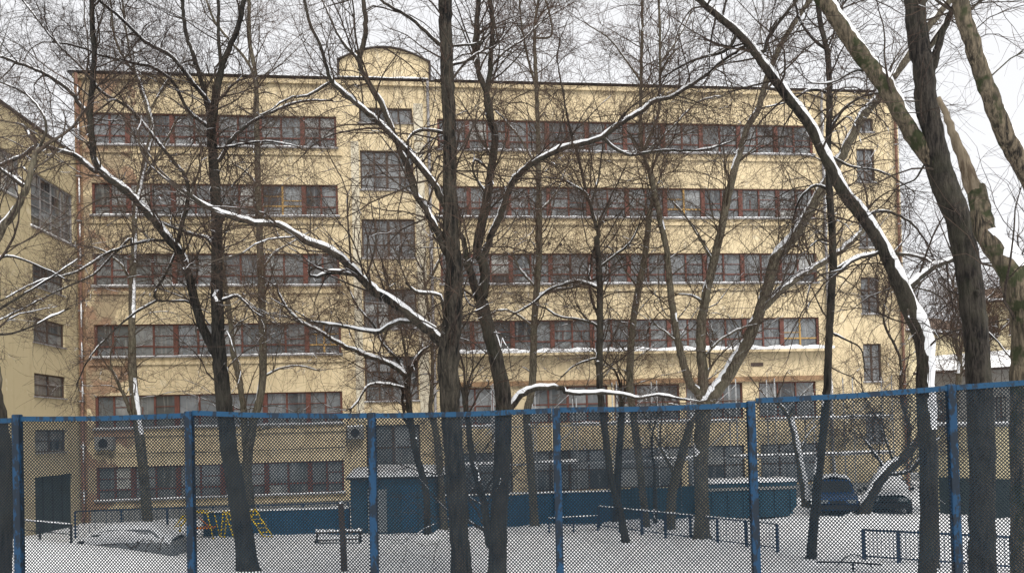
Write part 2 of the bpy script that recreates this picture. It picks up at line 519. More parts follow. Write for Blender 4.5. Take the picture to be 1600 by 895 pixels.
# ------------------------------------------------------------------ main building
HEAD = 0.11704; BD = 41.478
bld = empty('factory_building', (0, BD, 0), HEAD)
tag(bld, 'long yellow stucco factory building with ribbon windows behind the trees', 'building')
ZS = [18.56 - 3.497 * i for i in range(6)]           # sill heights, top row first
WH = 1.6
UL, UR = -21.25, 21.95
ROOF = 22.05
LE = [-20.5, -18.8, -16.68, -14.56, -12.44, -10.32, -8.62]
RE = [-3.5, -1.95, 0.15, 2.25, 4.38, 6.46, 8.55, 10.64, 12.75, 14.86, 16.95]
STAIR = [(19.88, 20.66), (16.43, 18.45), (12.93, 14.92), (9.3, 11.33), (5.62, 7.9), (2.1, 4.4)]
ENDW = [(19.85, 20.62), (17.08, 18.94), (13.45, 15.3), (9.82, 11.84), (6.1, 8.18), (2.75, 4.45)]
R5 = [(-2.85, -0.05), (0.85, 5.1), (5.45, 9.0), (9.35, 12.5), (13.41, 16.65)]
holes = []
for z in ZS: holes.append((LE[0], LE[-1], z, z + WH))
for z in ZS[:4]: holes.append((RE[0], RE[-1], z, z + WH))
for a, b in R5:
    holes.append((a, b, 4.3, 6.2)); holes.append((a, b, 0.75, 2.85))
for c, d in STAIR: holes.append((-7.47, -4.77, c, d))
for c, d in ENDW: holes.append((19.45, 20.5, c, d))
wm = MB()
wall_holes(wm, UL, UR, -0.3, ROOF, holes)
wm.build('front_wall', M['wall'], bld)
sm = MB()
sm.poly([(UL, 0, -0.3), (UL, 0, ROOF), (UL, 14, ROOF), (UL, 14, -0.3)])
sm.poly([(UR, 0, -0.3), (UR, 14, -0.3), (UR, 14, ROOF), (UR, 0, ROOF)])
sm.poly([(UL, 14, -0.3), (UL, 14, ROOF), (UR, 14, ROOF), (UR, 14, -0.3)])
sm.build('side_wall', M['wall'], bld)
MB().box(UL - 0.25, UR + 0.2, -0.16, 14.2, ROOF + 0.002, ROOF + 0.06).build('roof', M['roofmetal'], bld)
s = MB(); snow_strip(s, UL - 0.2, -8.7, -0.24, 2.0, ROOF + 0.06, 0.05, 0.6); snow_strip(s, -3.6, UR + 0.15, -0.24, 2.0, ROOF + 0.06, 0.05, 0.6)
snow_strip(s, -8.5, -3.9, -0.24, 0.2, ROOF + 0.06, 0.10, 0.6)
s.build('roof_snow', M['snow'], bld, True)
MB().box(UL, UR, -0.14, -0.002, ROOF - 0.28, ROOF - 0.06).build('cornice', M['wall'], bld)
# penthouse with a curved roof
ph = MB()
arc = []
for i in range(17):
    t = i / 16
    arc.append((-8.42 + 4.55 * t, 23.15 + 0.72 * math.sin(math.pi * t) ** 0.85))
ph.prism([(-8.42, 0.25, ROOF + 0.06)] + [(x, 0.25, z) for x, z in arc] + [(-3.87, 0.25, ROOF + 0.06)], (0, 6, 0))
pent = ph.build('penthouse', M['wall'], bld)
rf = MB()
for i in range(16):
    (x0, z0), (x1, z1) = arc[i], arc[i + 1]
    rf.prism([(x0 - (0.12 if i == 0 else 0), 0.1, z0 + 0.004), (x1 + (0.12 if i == 15 else 0), 0.1, z1 + 0.004), (x1 + (0.12 if i == 15 else 0), 0.1, z1 + 0.06), (x0 - (0.12 if i == 0 else 0), 0.1, z0 + 0.06)], (0, 6.2, 0))
rf.build('curved_roof', M['roofmetal'], pent)
MB().box(-8.54, -8.44, 0.16, 0.3, ROOF + 0.06, 23.2).build('edge_trim', M['roofmetal'], pent)
MB().box(-3.85, -3.75, 0.16, 0.3, ROOF + 0.06, 23.2).build('edge_trim', M['roofmetal'], pent)
# windows
NEWL = {1: (4,), 3: (5,)}
for r, z in enumerate(ZS):
    ribbon(bld, LE, z, z + WH, 100 + r, tilt_new=NEWL.get(r, ()))
NEWR = {1: (6,), 3: (9,)}
for r, z in enumerate(ZS[:4]):
    ribbon(bld, RE, z, z + WH, 200 + r, sill=0.10 if r < 3 else 0.0, tilt_new=NEWR.get(r, ()))
for a, b in R5:
    n = max(2, round((b - a) / 1.05))
    grid_window(bld, a, b, 4.3, 6.2, n, 2, 'frame', sill=False)
    grid_window(bld, a, b, 0.75, 2.85, n, 2, 'frame_dark', sill=False)
for i, (c, d) in enumerate(STAIR):
    if i == 5:
        grid_window(bld, -7.47, -4.77, c, d, 2, 2, bar=0.05, sill=False)
    else:
        grid_window(bld, -7.47, -4.77, c, d, 4, 1 if i == 0 else 3, snow=0.03 if i else 0)
for i, (c, d) in enumerate(ENDW):
    grid_window(bld, 19.45, 20.5, c, d, 2, 1 if i == 0 else 3, snow=0.04, bar=0.03)
flush_panes(bld, 300)
# ledges and mouldings
for r, z in enumerate(ZS):
    m = MB(); m.box(UL + 0.5, LE[-1] + 0.25, -0.07, -0.002, z - 0.42, z - 0.27); m.build('moulding', M['wall'], bld)
    if r < 3:
        m = MB(); m.box(RE[0] - 0.2, RE[-1] + 0.2, -0.07, -0.002, z - 0.42, z - 0.27); m.build('moulding', M['wall'], bld)
zl = ZS[3] - 0.14
MB().box(RE[0] - 0.1, 17.6, -0.42, -0.002, zl - 0.13, zl).build('ledge', M['wall'], bld)
s = MB(); snow_strip(s, RE[0] - 0.1, 17.6, -0.42, -0.004, zl + 0.002, 0.2); s.build('ledge_snow', M['snow'], bld, True)
MB().box(RE[0] - 0.1, 17.3, -0.12, -0.002, 6.24, 6.5).build('moulding', M['corner'], bld)
# pale pilasters beside the stair windows
for a, b in ((-7.92, -7.53), (-4.7, -4.22)):
    MB().box(a, b, -0.05, -0.003, 4.6, 18.9).build('pilaster', M['white'], bld)
MB().box(-4.7, -4.22, -0.05, -0.003, 19.0, 20.9).build('pilaster', M['white'], bld)
MB().box(UL + 0.02, UL + 0.36, -0.04, -0.003, 0.0, 21.7).build('corner_pilaster', M['corner'], bld)
MB().box(UL + 0.5, -8.3, -0.08, -0.003, 0.0, 0.62).build('plinth', M['greywall'], bld)
MB().box(-3.6, UR - 0.02, -0.08, -0.003, 0.0, 0.62).build('plinth', M['greywall'], bld)
# downpipes
for u, mt, sn in ((UL + 0.22, 'rustpipe', True), (17.42, 'zinc', True), (-3.95, 'zinc', False), (UR - 0.25, 'rustpipe', False)):
    pts = [(u, -0.34, ROOF - 0.1), (u, -0.2, ROOF - 0.6), (u, -0.16, ROOF - 1.0), (u, -0.16, 0.4), (u, -0.4, 0.15)]
    pp = MB().tube(pts, 0.075, 8).build('downpipe', M[mt], bld, True)
    for z in np.arange(1.5, ROOF - 1, 2.2):
        MB().box(u - 0.11, u + 0.11, -0.25, -0.08, z, z + 0.06).build('bracket', M['zinc'], pp)
    if sn:
        z = 1.0
        while z < ROOF - 1.2:
            h = random.uniform(0.4, 1.3)
            MB().tube([(u + 0.04, -0.225, z), (u + 0.045, -0.23, z + h * 0.5), (u + 0.04, -0.222, z + h)], [0.025, 0.042, 0.02], 6).build('frozen_snow', M['snow'], pp, True)
            z += h + random.uniform(0.5, 2.0)
# wall lamps / air conditioners and vents
def ac_unit(u, z, w, h, snow, label):
    e = empty('air_conditioner', bld.matrix_basis @ Vector((u, -0.36, z)), HEAD)
    e.location = (u * math.cos(HEAD), BD + u * math.sin(HEAD), z)
    MB().box(-w / 2, w / 2, -0.36, -0.04, 0, h).build('casing', M['greywall'], e)
    fan = MB()
    n = 14
    c = [(0.06 * w + 0.36 * h * math.cos(2 * math.pi * k / n) - 0.1 * w, -0.385, h / 2 + 0.36 * h * math.sin(2 * math.pi * k / n)) for k in range(n)]
    fan.prism(c, (0, 0.022, 0)).build('fan_grille', M['dark'], e)
    MB().box(-w * 0.4, -w * 0.34, -0.3, 0, -0.07, -0.003).box(w * 0.34, w * 0.4, -0.3, 0, -0.07, -0.003).build('bracket', M['zinc'], e)
    if snow:
        s = MB(); snow_strip(s, -w / 2, w / 2, -0.36, -0.05, h + 0.002, 0.07, 0.15); s.build('snow', M['snow'], e, True)
    tag(e, label, 'air conditioner', 'air conditioners on the facade')
ac_unit(-20.0, 3.55, 0.85, 0.62, False, 'small air conditioner on the yellow wall near the left corner')
ac_unit(-7.98, 3.75, 0.8, 0.6, True, 'snow topped air conditioner beside the stair windows')
for k, (u, z) in enumerate(((2.2, 13.6), (2.8, 13.55), (10.6, 13.7))):
    MB().box(u - 0.07, u + 0.07, -0.06, -0.003, z, z + 0.14).build('vent', M['dark'], bld)
MB().box(13.0, 13.7, -0.03, -0.003, 7.05, 7.25).build('vent', M['frame_dark'], bld)
# window-top shading board and wires along facade
MB().tube([(-20.6, -0.1, 3.35), (-14, -0.1, 3.28), (-8.5, -0.1, 3.34)], 0.02, 5).build('cable', M['dark'], bld)

# ------------------------------------------------------------------ left wing (its wall runs towards the viewer)
A = Vector((UL * math.cos(HEAD) + 0.05, BD + UL * math.sin(HEAD) + 0.04, 0))
dv = pix_dir(715, 672); dv = Vector((dv.x, dv.y, 0)).normalized()
W0, W1 = 0.0, 18.0
ang = math.atan2(dv.y, dv.x)              # local +x runs from the near end to the far corner, +y into the wing
wing = empty('side_wing', A - dv * W1, ang)
tag(wing, 'dull olive yellow side wing at the left edge joining the factory', 'building')
def wing_uv(px, py):
    """pixel on the wing wall -> (distance from the far corner, height)"""
    d = pix_dir(px, py); n = Vector((dv.y, -dv.x, 0))
    t = (A.dot(n)) / d.dot(n) if abs(d.dot(n)) > 1e-6 else 1
    P = Vector((0, 0, CAMZ)) + d * t
    return W1 - (P - A).dot(-dv), P.z
WTOP = wing_uv(107, 238)[1]
wh = []
def wrect(x0, y0, x1, y1):
    b, zt = wing_uv(x1, y0); a, _ = wing_uv(x0, y0)
    _, zb = wing_uv(x0, y1)
    return a, b, zb, zt
ub = wing_uv(101, 500)[0]; ua = wing_uv(52, 500)[0]
for (x0, yt, yb) in ((52, 410, 446), (52, 494, 533), (53, 582, 618), (53, 671, 707)):
    zt = wing_uv(x0, yt)[1]; zb = wing_uv(x0, yb)[1]
    wh.append((ua, ub, zb, zt))
bigz = (wing_uv(48, 352)[1], wing_uv(48, 265)[1])
wh.append((ua - 0.05, W1 - 0.4, bigz[0], bigz[1]))
leftz = (wing_uv(10, 300)[1], wing_uv(10, 235)[1])
wh.append((ua - 4.0, ua - 0.9, leftz[0], leftz[1]))
gate = (ua - 0.05, ub + 0.55, -0.3, wing_uv(60, 745)[1])
wh.append(gate)
m = MB(); wall_holes(m, W0, W1, -0.3, WTOP, wh, 0.25); 
# the wall's visible face looks to +X (right); local y goes into the wing
m.build('wall', M['wall2'], wing)
MB().box(W0 - 0.3, W1, -0.06, 10, WTOP + 0.003, WTOP + 0.14).build('roof', M['roofmetal'], wing)
m = MB(); m.poly([(W0, 0, -0.3), (W0, 0, WTOP), (W0, 10, WTOP), (W0, 10, -0.3)]); m.build('end_wall', M['wall2'], wing)
for a, b, c, d in wh[:4]:
    grid_window(wing, a, b, c, d, 2, 2, bar=0.03, snow=0.0)
grid_window(wing, *wh[4], 4, 5, 'zinc', bar=0.025, snow=0.08)
grid_window(wing, *wh[5], 4, 3, 'zinc', bar=0.025, snow=0.05)
flush_panes(wing, 300)
m = MB(); m.box(gate[0], gate[1], 0.12, 0.2, -0.25, gate[3]); gt = m.build('gate', M['darkdoor'], wing)
m = MB()
for k in range(1, 4):
    u = gate[0] + (gate[1] - gate[0]) * k / 4
    m.box(u - 0.03, u + 0.03, 0.09, 0.118, 0, gate[3] - 0.05)
m.build('rib', M['dark'], gt)

# ------------------------------------------------------------------ low buildings at right
def simple_house(name, label, px0, px1, Y0, Y1, ybase_z, px_top_y, roof_kind, wallm, windows, depth=8, roof_h=1.5):
    p0 = at(px0, px_top_y[0], Y0); p1 = at(px1, px_top_y[1], Y1)
    w = (Vector((p1.x, p1.y, 0)) - Vector((p0.x, p0.y, 0)))
    L = w.length; a = math.atan2(w.y, w.x); top = (p0.z + p1.z) / 2
    e = empty(name, (p0.x, p0.y, 0), a)
    wl = MB()
    hs2 = [(u0 * L, u1 * L, z0 * top, z1 * top) for u0, u1, z0, z1 in windows]
    wall_holes(wl, 0, L, -0.3, top, hs2, 0.2)
    wl.poly([(0, 0, -0.3), (0, 0, top), (0, depth, top), (0, depth, -0.3)])
    wl.poly([(L, 0, -0.3), (L, depth, -0.3), (L, depth, top), (L, 0, top)])
    wl.poly([(0, depth, -0.3), (0, depth, top), (L, depth, top), (L, depth, -0.3)])
    wl.build('wall', M[wallm], e)
    rm = MB()
    rm.prism([(-0.3, -0.4, top + 0.004), (-0.3, depth / 2, top + roof_h), (-0.3, depth + 0.4, top + 0.004)], (L + 0.6, 0, 0))
    ro = rm.build('roof', M['snow' if roof_kind == 'snow' else 'brownroof'], e)
    MB().box(-0.35, L + 0.35, -0.5, -0.41, top - 0.1, top + 0.06).build('gutter', M['roofmetal'], ro)
    if roof_kind != 'snow':
        s = MB(); snow_strip(s, -0.3, L + 0.3, -0.6, 0.1, top + 0.07, 0.22, 0.5); s.build('snow', M['snow'], ro, True)
        MB().box(L * 0.55, L * 0.55 + 0.7, depth / 2 - 0.4, depth / 2 + 0.4, top + roof_h - 0.5, top + roof_h + 1.0).build('chimney', M['brownroof'], ro)
    for hh in hs2:
        grid_window(e, *hh, 2, 2, 'frame_dark', bar=0.04, sill=True, snow=0.06)
    flush_panes(e, 60)
    tag(e, label, 'building')
    return e
simple_house('distant_house', 'yellow house with brown roof far behind the big dark trunk', 1418, 1545, 60, 66, 0, (536, 512), 'brown', 'wall3', [(0.12, 0.2, 0.25, 0.5), (0.36, 0.45, 0.48, 0.8), (0.62, 0.7, 0.48, 0.8), (0.84, 0.92, 0.48, 0.8)], 9, 2.2)
simple_house('distant_house', 'taller yellow house with dark roof at the far right edge', 1528, 1690, 78, 74, 0, (470, 464), 'brown', 'wall3', [(0.1 + 0.2 * k, 0.2 + 0.2 * k, z, z + 0.13) for k in range(4) for z in (0.3, 0.55, 0.78)], 10, 2.0)
simple_house('shed', 'low grey shed with a snow covered roof at right', 1440, 1680, 52, 46, 0, (590, 560), 'snow', 'greywall', [(0.1, 0.16, 0.4, 0.75), (0.5, 0.57, 0.4, 0.75), (0.72, 0.79, 0.4, 0.75)], 6, 1.3)
# pale garden wall
p0 = ground(1462, 800); p1 = ground(1760, 818)
w = p1 - p0
e = empty('garden_wall', (p0.x, p0.y, 0), math.atan2(w.y, w.x))
L = w.length; ztop = 3.6
MB().box(0, L, 0, 0.3, -0.2, ztop).build('wall', M['wall3'], e)
MB().box(-0.05, L + 0.05, -0.06, 0.36, ztop + 0.003, ztop + 0.1).build('coping', M['greywall'], e)
s = MB(); snow_strip(s, -0.05, L + 0.05, -0.06, 0.36, ztop + 0.102, 0.14); s.build('snow', M['snow'], e, True)
MB().box(0.2, L, -0.05, -0.003, -0.1, 1.5).build('plinth', M['darkdoor'], e)
tag(e, 'pale yellow plastered wall with dark foot behind the fence at right', 'wall')

# ------------------------------------------------------------------ scaffold along the right part of the facade
sc = empty('scaffold', bld.location, HEAD)
tag(sc, 'thin steel scaffold with snowy planks along the lower right facade', 'scaffold')
US = [-3.2, -1.1, 1.0, 3.1, 5.2, 7.3, 9.4, 11.5, 13.6, 15.7, 17.9, 20.1]
for k, u in enumerate(US):
    for y in (-0.55, -1.5):
        MB().tube([(u, y, 0), (u, y, 6.3 if k % 3 else 5.5)], 0.03, 6).build('pole', M['pole'], sc, True)
for z in (2.3, 4.2):
    for y in (-0.55, -1.5):
        for i in range(0, len(US) - 1, 3):
            j = min(i + 3, len(US) - 1)
            MB().tube([(US[i], y - 0.05, z - 0.08), (US[j], y - 0.05, z - 0.08)], 0.024, 6).build('ledger', M['pole'], sc, True)
for k in range(0, len(US) - 1, 2):
    for z in (2.3, 4.2):
        MB().tube([(US[k], -1.54, z), (US[k + 1], -1.54, z + 1.8)], 0.02, 5).build('brace', M['pole'], sc, True)
for (k0, k1, z) in ((0, 1, 4.2), (3, 4, 4.2), (4, 5, 4.2), (5, 7, 4.2), (8, 9, 4.2), (9, 11, 4.2), (0, 1, 2.3), (2, 3, 2.3), (5, 6, 2.3), (7, 9, 2.3), (9, 11, 2.3)):
    pl = MB().box(US[k0] - 0.2, US[k1] + 0.1, -1.45, -0.6, z - 0.04, z).build('plank', M['wood'], sc)
    s = MB(); snow_strip(s, US[k0] - 0.15, US[k1] + 0.05, -1.47, -0.65, z + 0.002, 0.10, 0.3); s.build('snow', M['snow'], pl, True)

# ------------------------------------------------------------------ front chain-link fence
def fline(px):
    """point of the fence line seen at photo column px, height of the eye"""
    d = pix_dir(px, 660)
    # Y = 12.55 - 0.075 X
    t = 12.55 / (d.y + 0.075 * d.x)
    return d.x * t, d.y * t
def fz(px, py):
    x, y = fline(px); d = pix_dir(px, py); return CAMZ + d.z * (y / d.y)
fence = empty('chain_link_fence', (0, 12.55, 0))
tag(fence, 'tall blue framed chain link fence across the foreground', 'fence')
posts = [(-250, 664), (28, 650), (296, 645), (580, 647), (868, 640), (1175, 629), (1488, 603), (1800, 575)]
rails = [((-250, 664), (22, 656)), ((34, 654), (290, 649)), ((302, 645), (574, 649)), ((587, 649), (862, 641)), ((875, 640), (1168, 632)), ((1182, 626), (1481, 606)), ((1495, 605), (1800, 578))]
FO = Vector((0, 12.55, 0))
for px, py in posts:
    x, y = fline(px); zt = fz(px, py)
    lean = random.uniform(-0.012, 0.012)
    m = MB(); w = 0.062
    n = 10
    m.box(-w, w, -w, w, -0.2, zt + 0.03)
    o = m.build('post', M['bluepost'], fence); o.location = Vector((x, y, 0)) - FO
    o.rotation_euler = (random.uniform(-0.004, 0.004), lean * 0.3, -0.075)
    bv = o.modifiers.new('bevel', 'BEVEL'); bv.width = 0.018; bv.segments = 2
PITCHM = 0.053
for bi, ((xa, ya), (xb, yb)) in enumerate(rails):
    pa, pb = Vector((*fline(xa), fz(xa, ya))), Vector((*fline(xb), fz(xb, yb)))
    pts = []
    for k in range(7):
        t = k / 6
        p = pa.lerp(pb, t); p.z += -0.02 * math.sin(math.pi * t) + random.uniform(-0.004, 0.004)
        pts.append(p - FO)
    rr = MB()
    d = (pb - pa); d.z = 0; d.normalize(); nn = Vector((d.y, -d.x, 0))
    for k in range(6):
        a, b = pts[k], pts[k + 1]
        q = [a + nn * 0.03 + Vector((0, 0, 0.04)), a - nn * 0.03 + Vector((0, 0, 0.04)), a - nn * 0.03 - Vector((0, 0, 0.04)), a + nn * 0.03 - Vector((0, 0, 0.04))]
        q2 = [b + nn * 0.03 + Vector((0, 0, 0.04)), b - nn * 0.03 + Vector((0, 0, 0.04)), b - nn * 0.03 - Vector((0, 0, 0.04)), b + nn * 0.03 - Vector((0, 0, 0.04))]
        base = len(rr.v); rr.v += [tuple(v) for v in q + q2]
        for i in range(4):
            j = (i + 1) % 4
            rr.f.append((base + i, base + j, base + 4 + j, base + 4 + i))
    rr.f.append((3, 2, 1, 0)); e0 = len(rr.v) - 4; rr.f.append((e0, e0 + 1, e0 + 2, e0 + 3))
    rr.build('top_rail', M['blue'], fence)
    # woven wire: two sets of diagonal strands, each passing in front of the other
    fa, fb = Vector((*fline(xa), 0)), Vector((*fline(xb), 0))
    Wd = (fb - fa).length; za, zb = pa.z - 0.03, pb.z - 0.03
    rw = 0.0078
    bm_v, bm_f = [], []
    def strand(u0, z0, u1, z1, off):
        P, Qp = fa + d * u0 + nn * off, fa + d * u1 + nn * off
        P = P + Vector((0, 0, z0)) - FO; Qp = Qp + Vector((0, 0, z1)) - FO
        t = (Qp - P).normalized(); s1 = t.cross(nn)
        n_ = max(1, int((Qp - P).length / 0.33))
        b = len(bm_v)
        for k_ in range(n_ + 1):
            c = P.lerp(Qp, k_ / n_)
            if 0 < k_ < n_: c = c + s1 * random.uniform(-0.002, 0.002) + Vector((0, 0.012 * math.sin(1.9 * c.x + c.z), 0.010 * math.sin(2.3 * c.x + 0.8) * math.sin(1.7 * c.z + c.x) + 0.005 * math.sin(6.1 * c.x + 3.0 * c.z)))
            for (i, j) in ((1, -0.5), (0, 1), (-1, -0.5)):
                bm_v.append(tuple(c + s1 * (rw * i) + nn * (rw * 0.8 * j)))
        for k_ in range(n_):
            for i in range(3):
                j = (i + 1) % 3
                bm_f.append((b + 3 * k_ + i, b + 3 * k_ + j, b + 3 * k_ + 3 + j, b + 3 * k_ + 3 + i))
    sl = (zb - za) / Wd
    k = -int(5 / PITCHM)
    HMIN = 0.08
    step = PITCHM
    u = -5.0
    while u < Wd + 5:
        jt = random.uniform(-0.002, 0.002)
        # rising strand: z = (x - u) + HMIN ; cut by x in [0, Wd] and the rail z = za + sl*x
        for sgn in (1, -1):
            # z = HMIN + sgn*(x-u)*1.045
            g1 = 1.045 * sgn
            x0, x1 = 0.0, Wd
            # z >= HMIN
            if sgn > 0: x0 = max(x0, u)
            else: x1 = min(x1, u)
            # z <= za+sl*x  ->  HMIN + g1*(x-u) <= za + sl*x
            xi = (za - HMIN + g1 * u) / (g1 - sl)
            if sgn > 0: x1 = min(x1, xi)
            else: x0 = max(x0, xi)
            if x1 - x0 > 0.02:
                strand(x0 + jt, HMIN + g1 * (x0 - u), x1 + jt, HMIN + g1 * (x1 - u), 0.0042 * sgn)
        u += step
    me = bpy.data.meshes.new('wire_mesh'); me.from_pydata(bm_v, [], bm_f); me.materials.append(M['wire']); me.update()
    o = link('wire_mesh', me, fence); o['kind'] = 'stuff'

# ------------------------------------------------------------------ far mesh fence, blue sheets, hut, container
def panel_fence(name, label, pa, pb, h, mat, n, snow, posts=True, ribs=7):
    """sheet metal fence of n panels, each panel a part"""
    w = pb - pa; w.z = 0; L = w.length
    e = empty(name, (pa.x, pa.y, 0), math.atan2(w.y, w.x))
    pw = L / n
    me = None
    for k in range(n):
        if me is None:
            m = MB(); nn = ribs * 2
            top, bot = [], []
            for i in range(nn + 1):
                x = pw * 0.99 * i / nn; y = 0.018 if i % 2 else -0.018
                bot.append((x, y, -0.15)); top.append((x, y, h))
            for i in range(nn):
                m.poly([bot[i], bot[i + 1], top[i + 1], top[i]])
                m.poly([(bot[i][0], bot[i][1] + 0.01, bot[i][2]), (top[i][0], top[i][1] + 0.01, h), (top[i + 1][0], top[i + 1][1] + 0.01, h), (bot[i + 1][0], bot[i + 1][1] + 0.01, bot[i + 1][2])])
            me = m.mesh('panel', M[mat])
        o = link('panel', me, e); o.location = (k * pw, 0, random.uniform(-0.03, 0.03)); o.rotation_euler = (random.uniform(-0.03, 0.03), 0, 0)
    MB().box(0, L, 0.05, 0.1, h * 0.8, h * 0.8 + 0.06).build('rail', M['navy'], e)
    for k in range(n + 1):
        MB().box(k * pw - 0.03, k * pw + 0.03, 0.102, 0.16, -0.1, h + 0.04).build('post', M['navy'], e)
    if snow:
        s = MB(); snow_strip(s, 0, L, -0.05, 0.12, h + 0.005, snow, 0.3); s.build('snow', M['snow'], e, True)
    return tag(e, label, 'fence', 'sheet metal fences in the yard')
panel_fence('sheet_fence', 'low blue sheet metal fence left of the blue hut', ground(318, 840), ground(546, 832), 1.0, 'bluesheet', 7, 0.08)
panel_fence('sheet_fence', 'blue sheet metal fence right of the hut behind the big trunk', ground(690, 824), ground(955, 816), 1.3, 'bluesheet', 6, 0.07)
panel_fence('sheet_fence', 'dull teal sheet metal fence behind the forked tree', ground(950, 813), ground(1104, 808), 1.35, 'teal', 4, 0.0)

# thin mesh fence in front of the left facade
def thin_fence(name, label, pa, pb, h, n, mat='navy', bars=0.0, snow=0.0, r=0.025, low=None, group=None):
    w = pb - pa; L = Vector((w.x, w.y, 0)).length
    e = empty(name, (pa.x, pa.y, gh(pa.x, pa.y)), math.atan2(w.y, w.x))
    dz = gh(pb.x, pb.y) - gh(pa.x, pa.y)
    z = lambda t: dz * t
    MB().tube([(0, 0, h), (L, 0, h + dz)], r, 6).build('top_rail', M[mat], e, True)
    if low is not None:
        MB().tube([(0, 0, low), (L, 0, low + dz)], r * 0.7, 6).build('lower_rail', M[mat], e, True)
    for k in range(n + 1):
        t = k / n
        MB().box(t * L - r * 1.3, t * L + r * 1.3, -r * 1.3, r * 1.3, z(t) - 0.3, h + z(t)).build('post', M[mat], e)
    if bars:
        me = None
        for k in range(int(L / bars)):
            x = (k + 0.5) * bars
            o = MB().tube([(x, 0, (low or 0.1) + z(x / L)), (x, 0, h - (0.25 if low is None else 0.0) + z(x / L))], 0.008, 4).build('bar', M[mat], e)
    if snow:
        s = MB(); b0 = len(s.v)
        n2 = int(L / 0.2)
        pts = [(L * i / n2, 0, h + dz * i / n2 + r * 0.9) for i in range(n2 + 1)]
        s.tube(pts, [snow * random.uniform(0.5, 1.1) for _ in pts], 6)
        s.build('snow', M['snow'], e, True)
    return tag(e, label, 'railing' if h < 1.1 else 'fence', group or ('low railings in the yard' if h < 1.1 else None))
thin_fence('mesh_fence', 'thin dark post and rail fence before the left facade', ground(118, 846), ground(545, 832), 1.28, 6, 'navy', 0.22, 0, 0.022, 0.2)
thin_fence('low_railing', 'snow topped railing running back beneath the forked tree', ground(936, 826), ground(1215, 860), 0.86, 7, 'navy', 0.12, 0.035, 0.028, 0.12)
thin_fence('low_railing', 'navy railing with thin bars at the lower right', ground(1350, 871), ground(1660, 898), 0.86, 5, 'navy', 0.11, 0.0, 0.034, 0.1)
thin_fence('low_railing', 'low wavy railing behind the third fence post from the right', ground(858, 833), ground(934, 830), 0.55, 2, 'navy', 0.0, 0.03, 0.02, 0.25)
thin_fence('low_railing', 'short snowy railing in front of the buried car', ground(14, 893), ground(112, 889), 0.6, 2, 'dark', 0.0, 0.035, 0.022, 0.3)
# a bent pipe rail lying low in the snow
p = ground(1330, 893)
bp = empty('pipe_hoop', (p.x, p.y, gh(p.x, p.y)), -0.35)
MB().tube([(-0.85, 0, 0.22), (0, 0, 0.24), (0.75, 0, 0.2)], 0.025, 6).build('rail', M['dark'], bp, True)
MB().tube([(0.05, 0, -0.2), (0.05, 0, 0.23)], 0.03, 6).build('post', M['dark'], bp, True)
MB().tube([(-0.35 + 0.9 * t, 0.5 - 0.5 * math.sin(math.pi * t) * 0.3, 0.02 + 0.38 * math.sin(math.pi * t)) for t in [i / 12 for i in range(13)]], 0.014, 5).build('hoop', M['dark'], bp, True)
tag(bp, 'bent dark pipe rail with a hoop low in the snow at lower right', 'railing')

# blue hut
pa, pb = ground(549, 833), ground(681, 832)
L = (pb - pa).length
hut = empty('metal_hut', (pa.x, pa.y, 0), math.atan2((pb - pa).y, (pb - pa).x))
tag(hut, 'blue metal hut with a domed snow covered roof', 'hut')
HH = 2.15
MB().box(0, L, 0, 2.6, -0.2, HH).build('body', M['hutblue'], hut)
for k in range(5):
    a = 0.03 + k * (L - 0.06) / 5
    if k in (1,):
        dr = MB().box(a + 0.02, a + (L - 0.06) / 5 + 0.1, -0.035, -0.003, 0.05, 1.75).build('door', M['greydoor'], hut)
        MB().box(a + 0.1, a + 0.22, -0.07, -0.037, 0.95, 1.0).build('handle', M['dark'], dr)
    else:
        MB().box(a + (0.14 if k == 2 else 0.02), a + (L - 0.06) / 5 - 0.02, -0.025, -0.003, 0.05, HH - 0.25).build('panel', M['bluesheet' if k == 3 else 'hutblue'], hut)
MB().box(-0.12, L + 0.12, -0.15, 2.75, HH + 0.003, HH + 0.09).build('roof', M['dark'], hut)
s = MB()
n = 16
for i in range(n):
    pass
pts = []
rows_ = []
for j in range(9):
    y = -0.15 + 2.9 * j / 8
    row = []
    for i in range(n + 1):
        t = i / n; x = -0.12 + (L + 0.24) * t
        e1 = min(1, 3.2 * math.sin(math.pi * t) ** 0.8) * min(1, 0.35 + 2.0 * math.sin(math.pi * min(max(j / 8, 0.0), 1)) ** 0.7)
        row.append((x, y, HH + 0.093 + 0.36 * e1 * (1 + 0.15 * math.sin(5 * t + j))))
    rows_.append(row)
for j in range(8):
    for i in range(n):
        s.poly([rows_[j][i], rows_[j][i + 1], rows_[j + 1][i + 1], rows_[j + 1][i]])
for i in range(n):
    a, b = rows_[0][i], rows_[0][i + 1]
    s.poly([(a[0], a[1], HH + 0.093), (b[0], b[1], HH + 0.093), b, a])
bmx = bmesh.new(); me = s.mesh('snow', M['snow']); bmx.from_mesh(me); bmesh.ops.remove_doubles(bmx, verts=bmx.verts, dist=0.002); bmx.to_mesh(me); bmx.free()
me.polygons.foreach_set('use_smooth', [True] * len(me.polygons))
link('snow', me, hut)

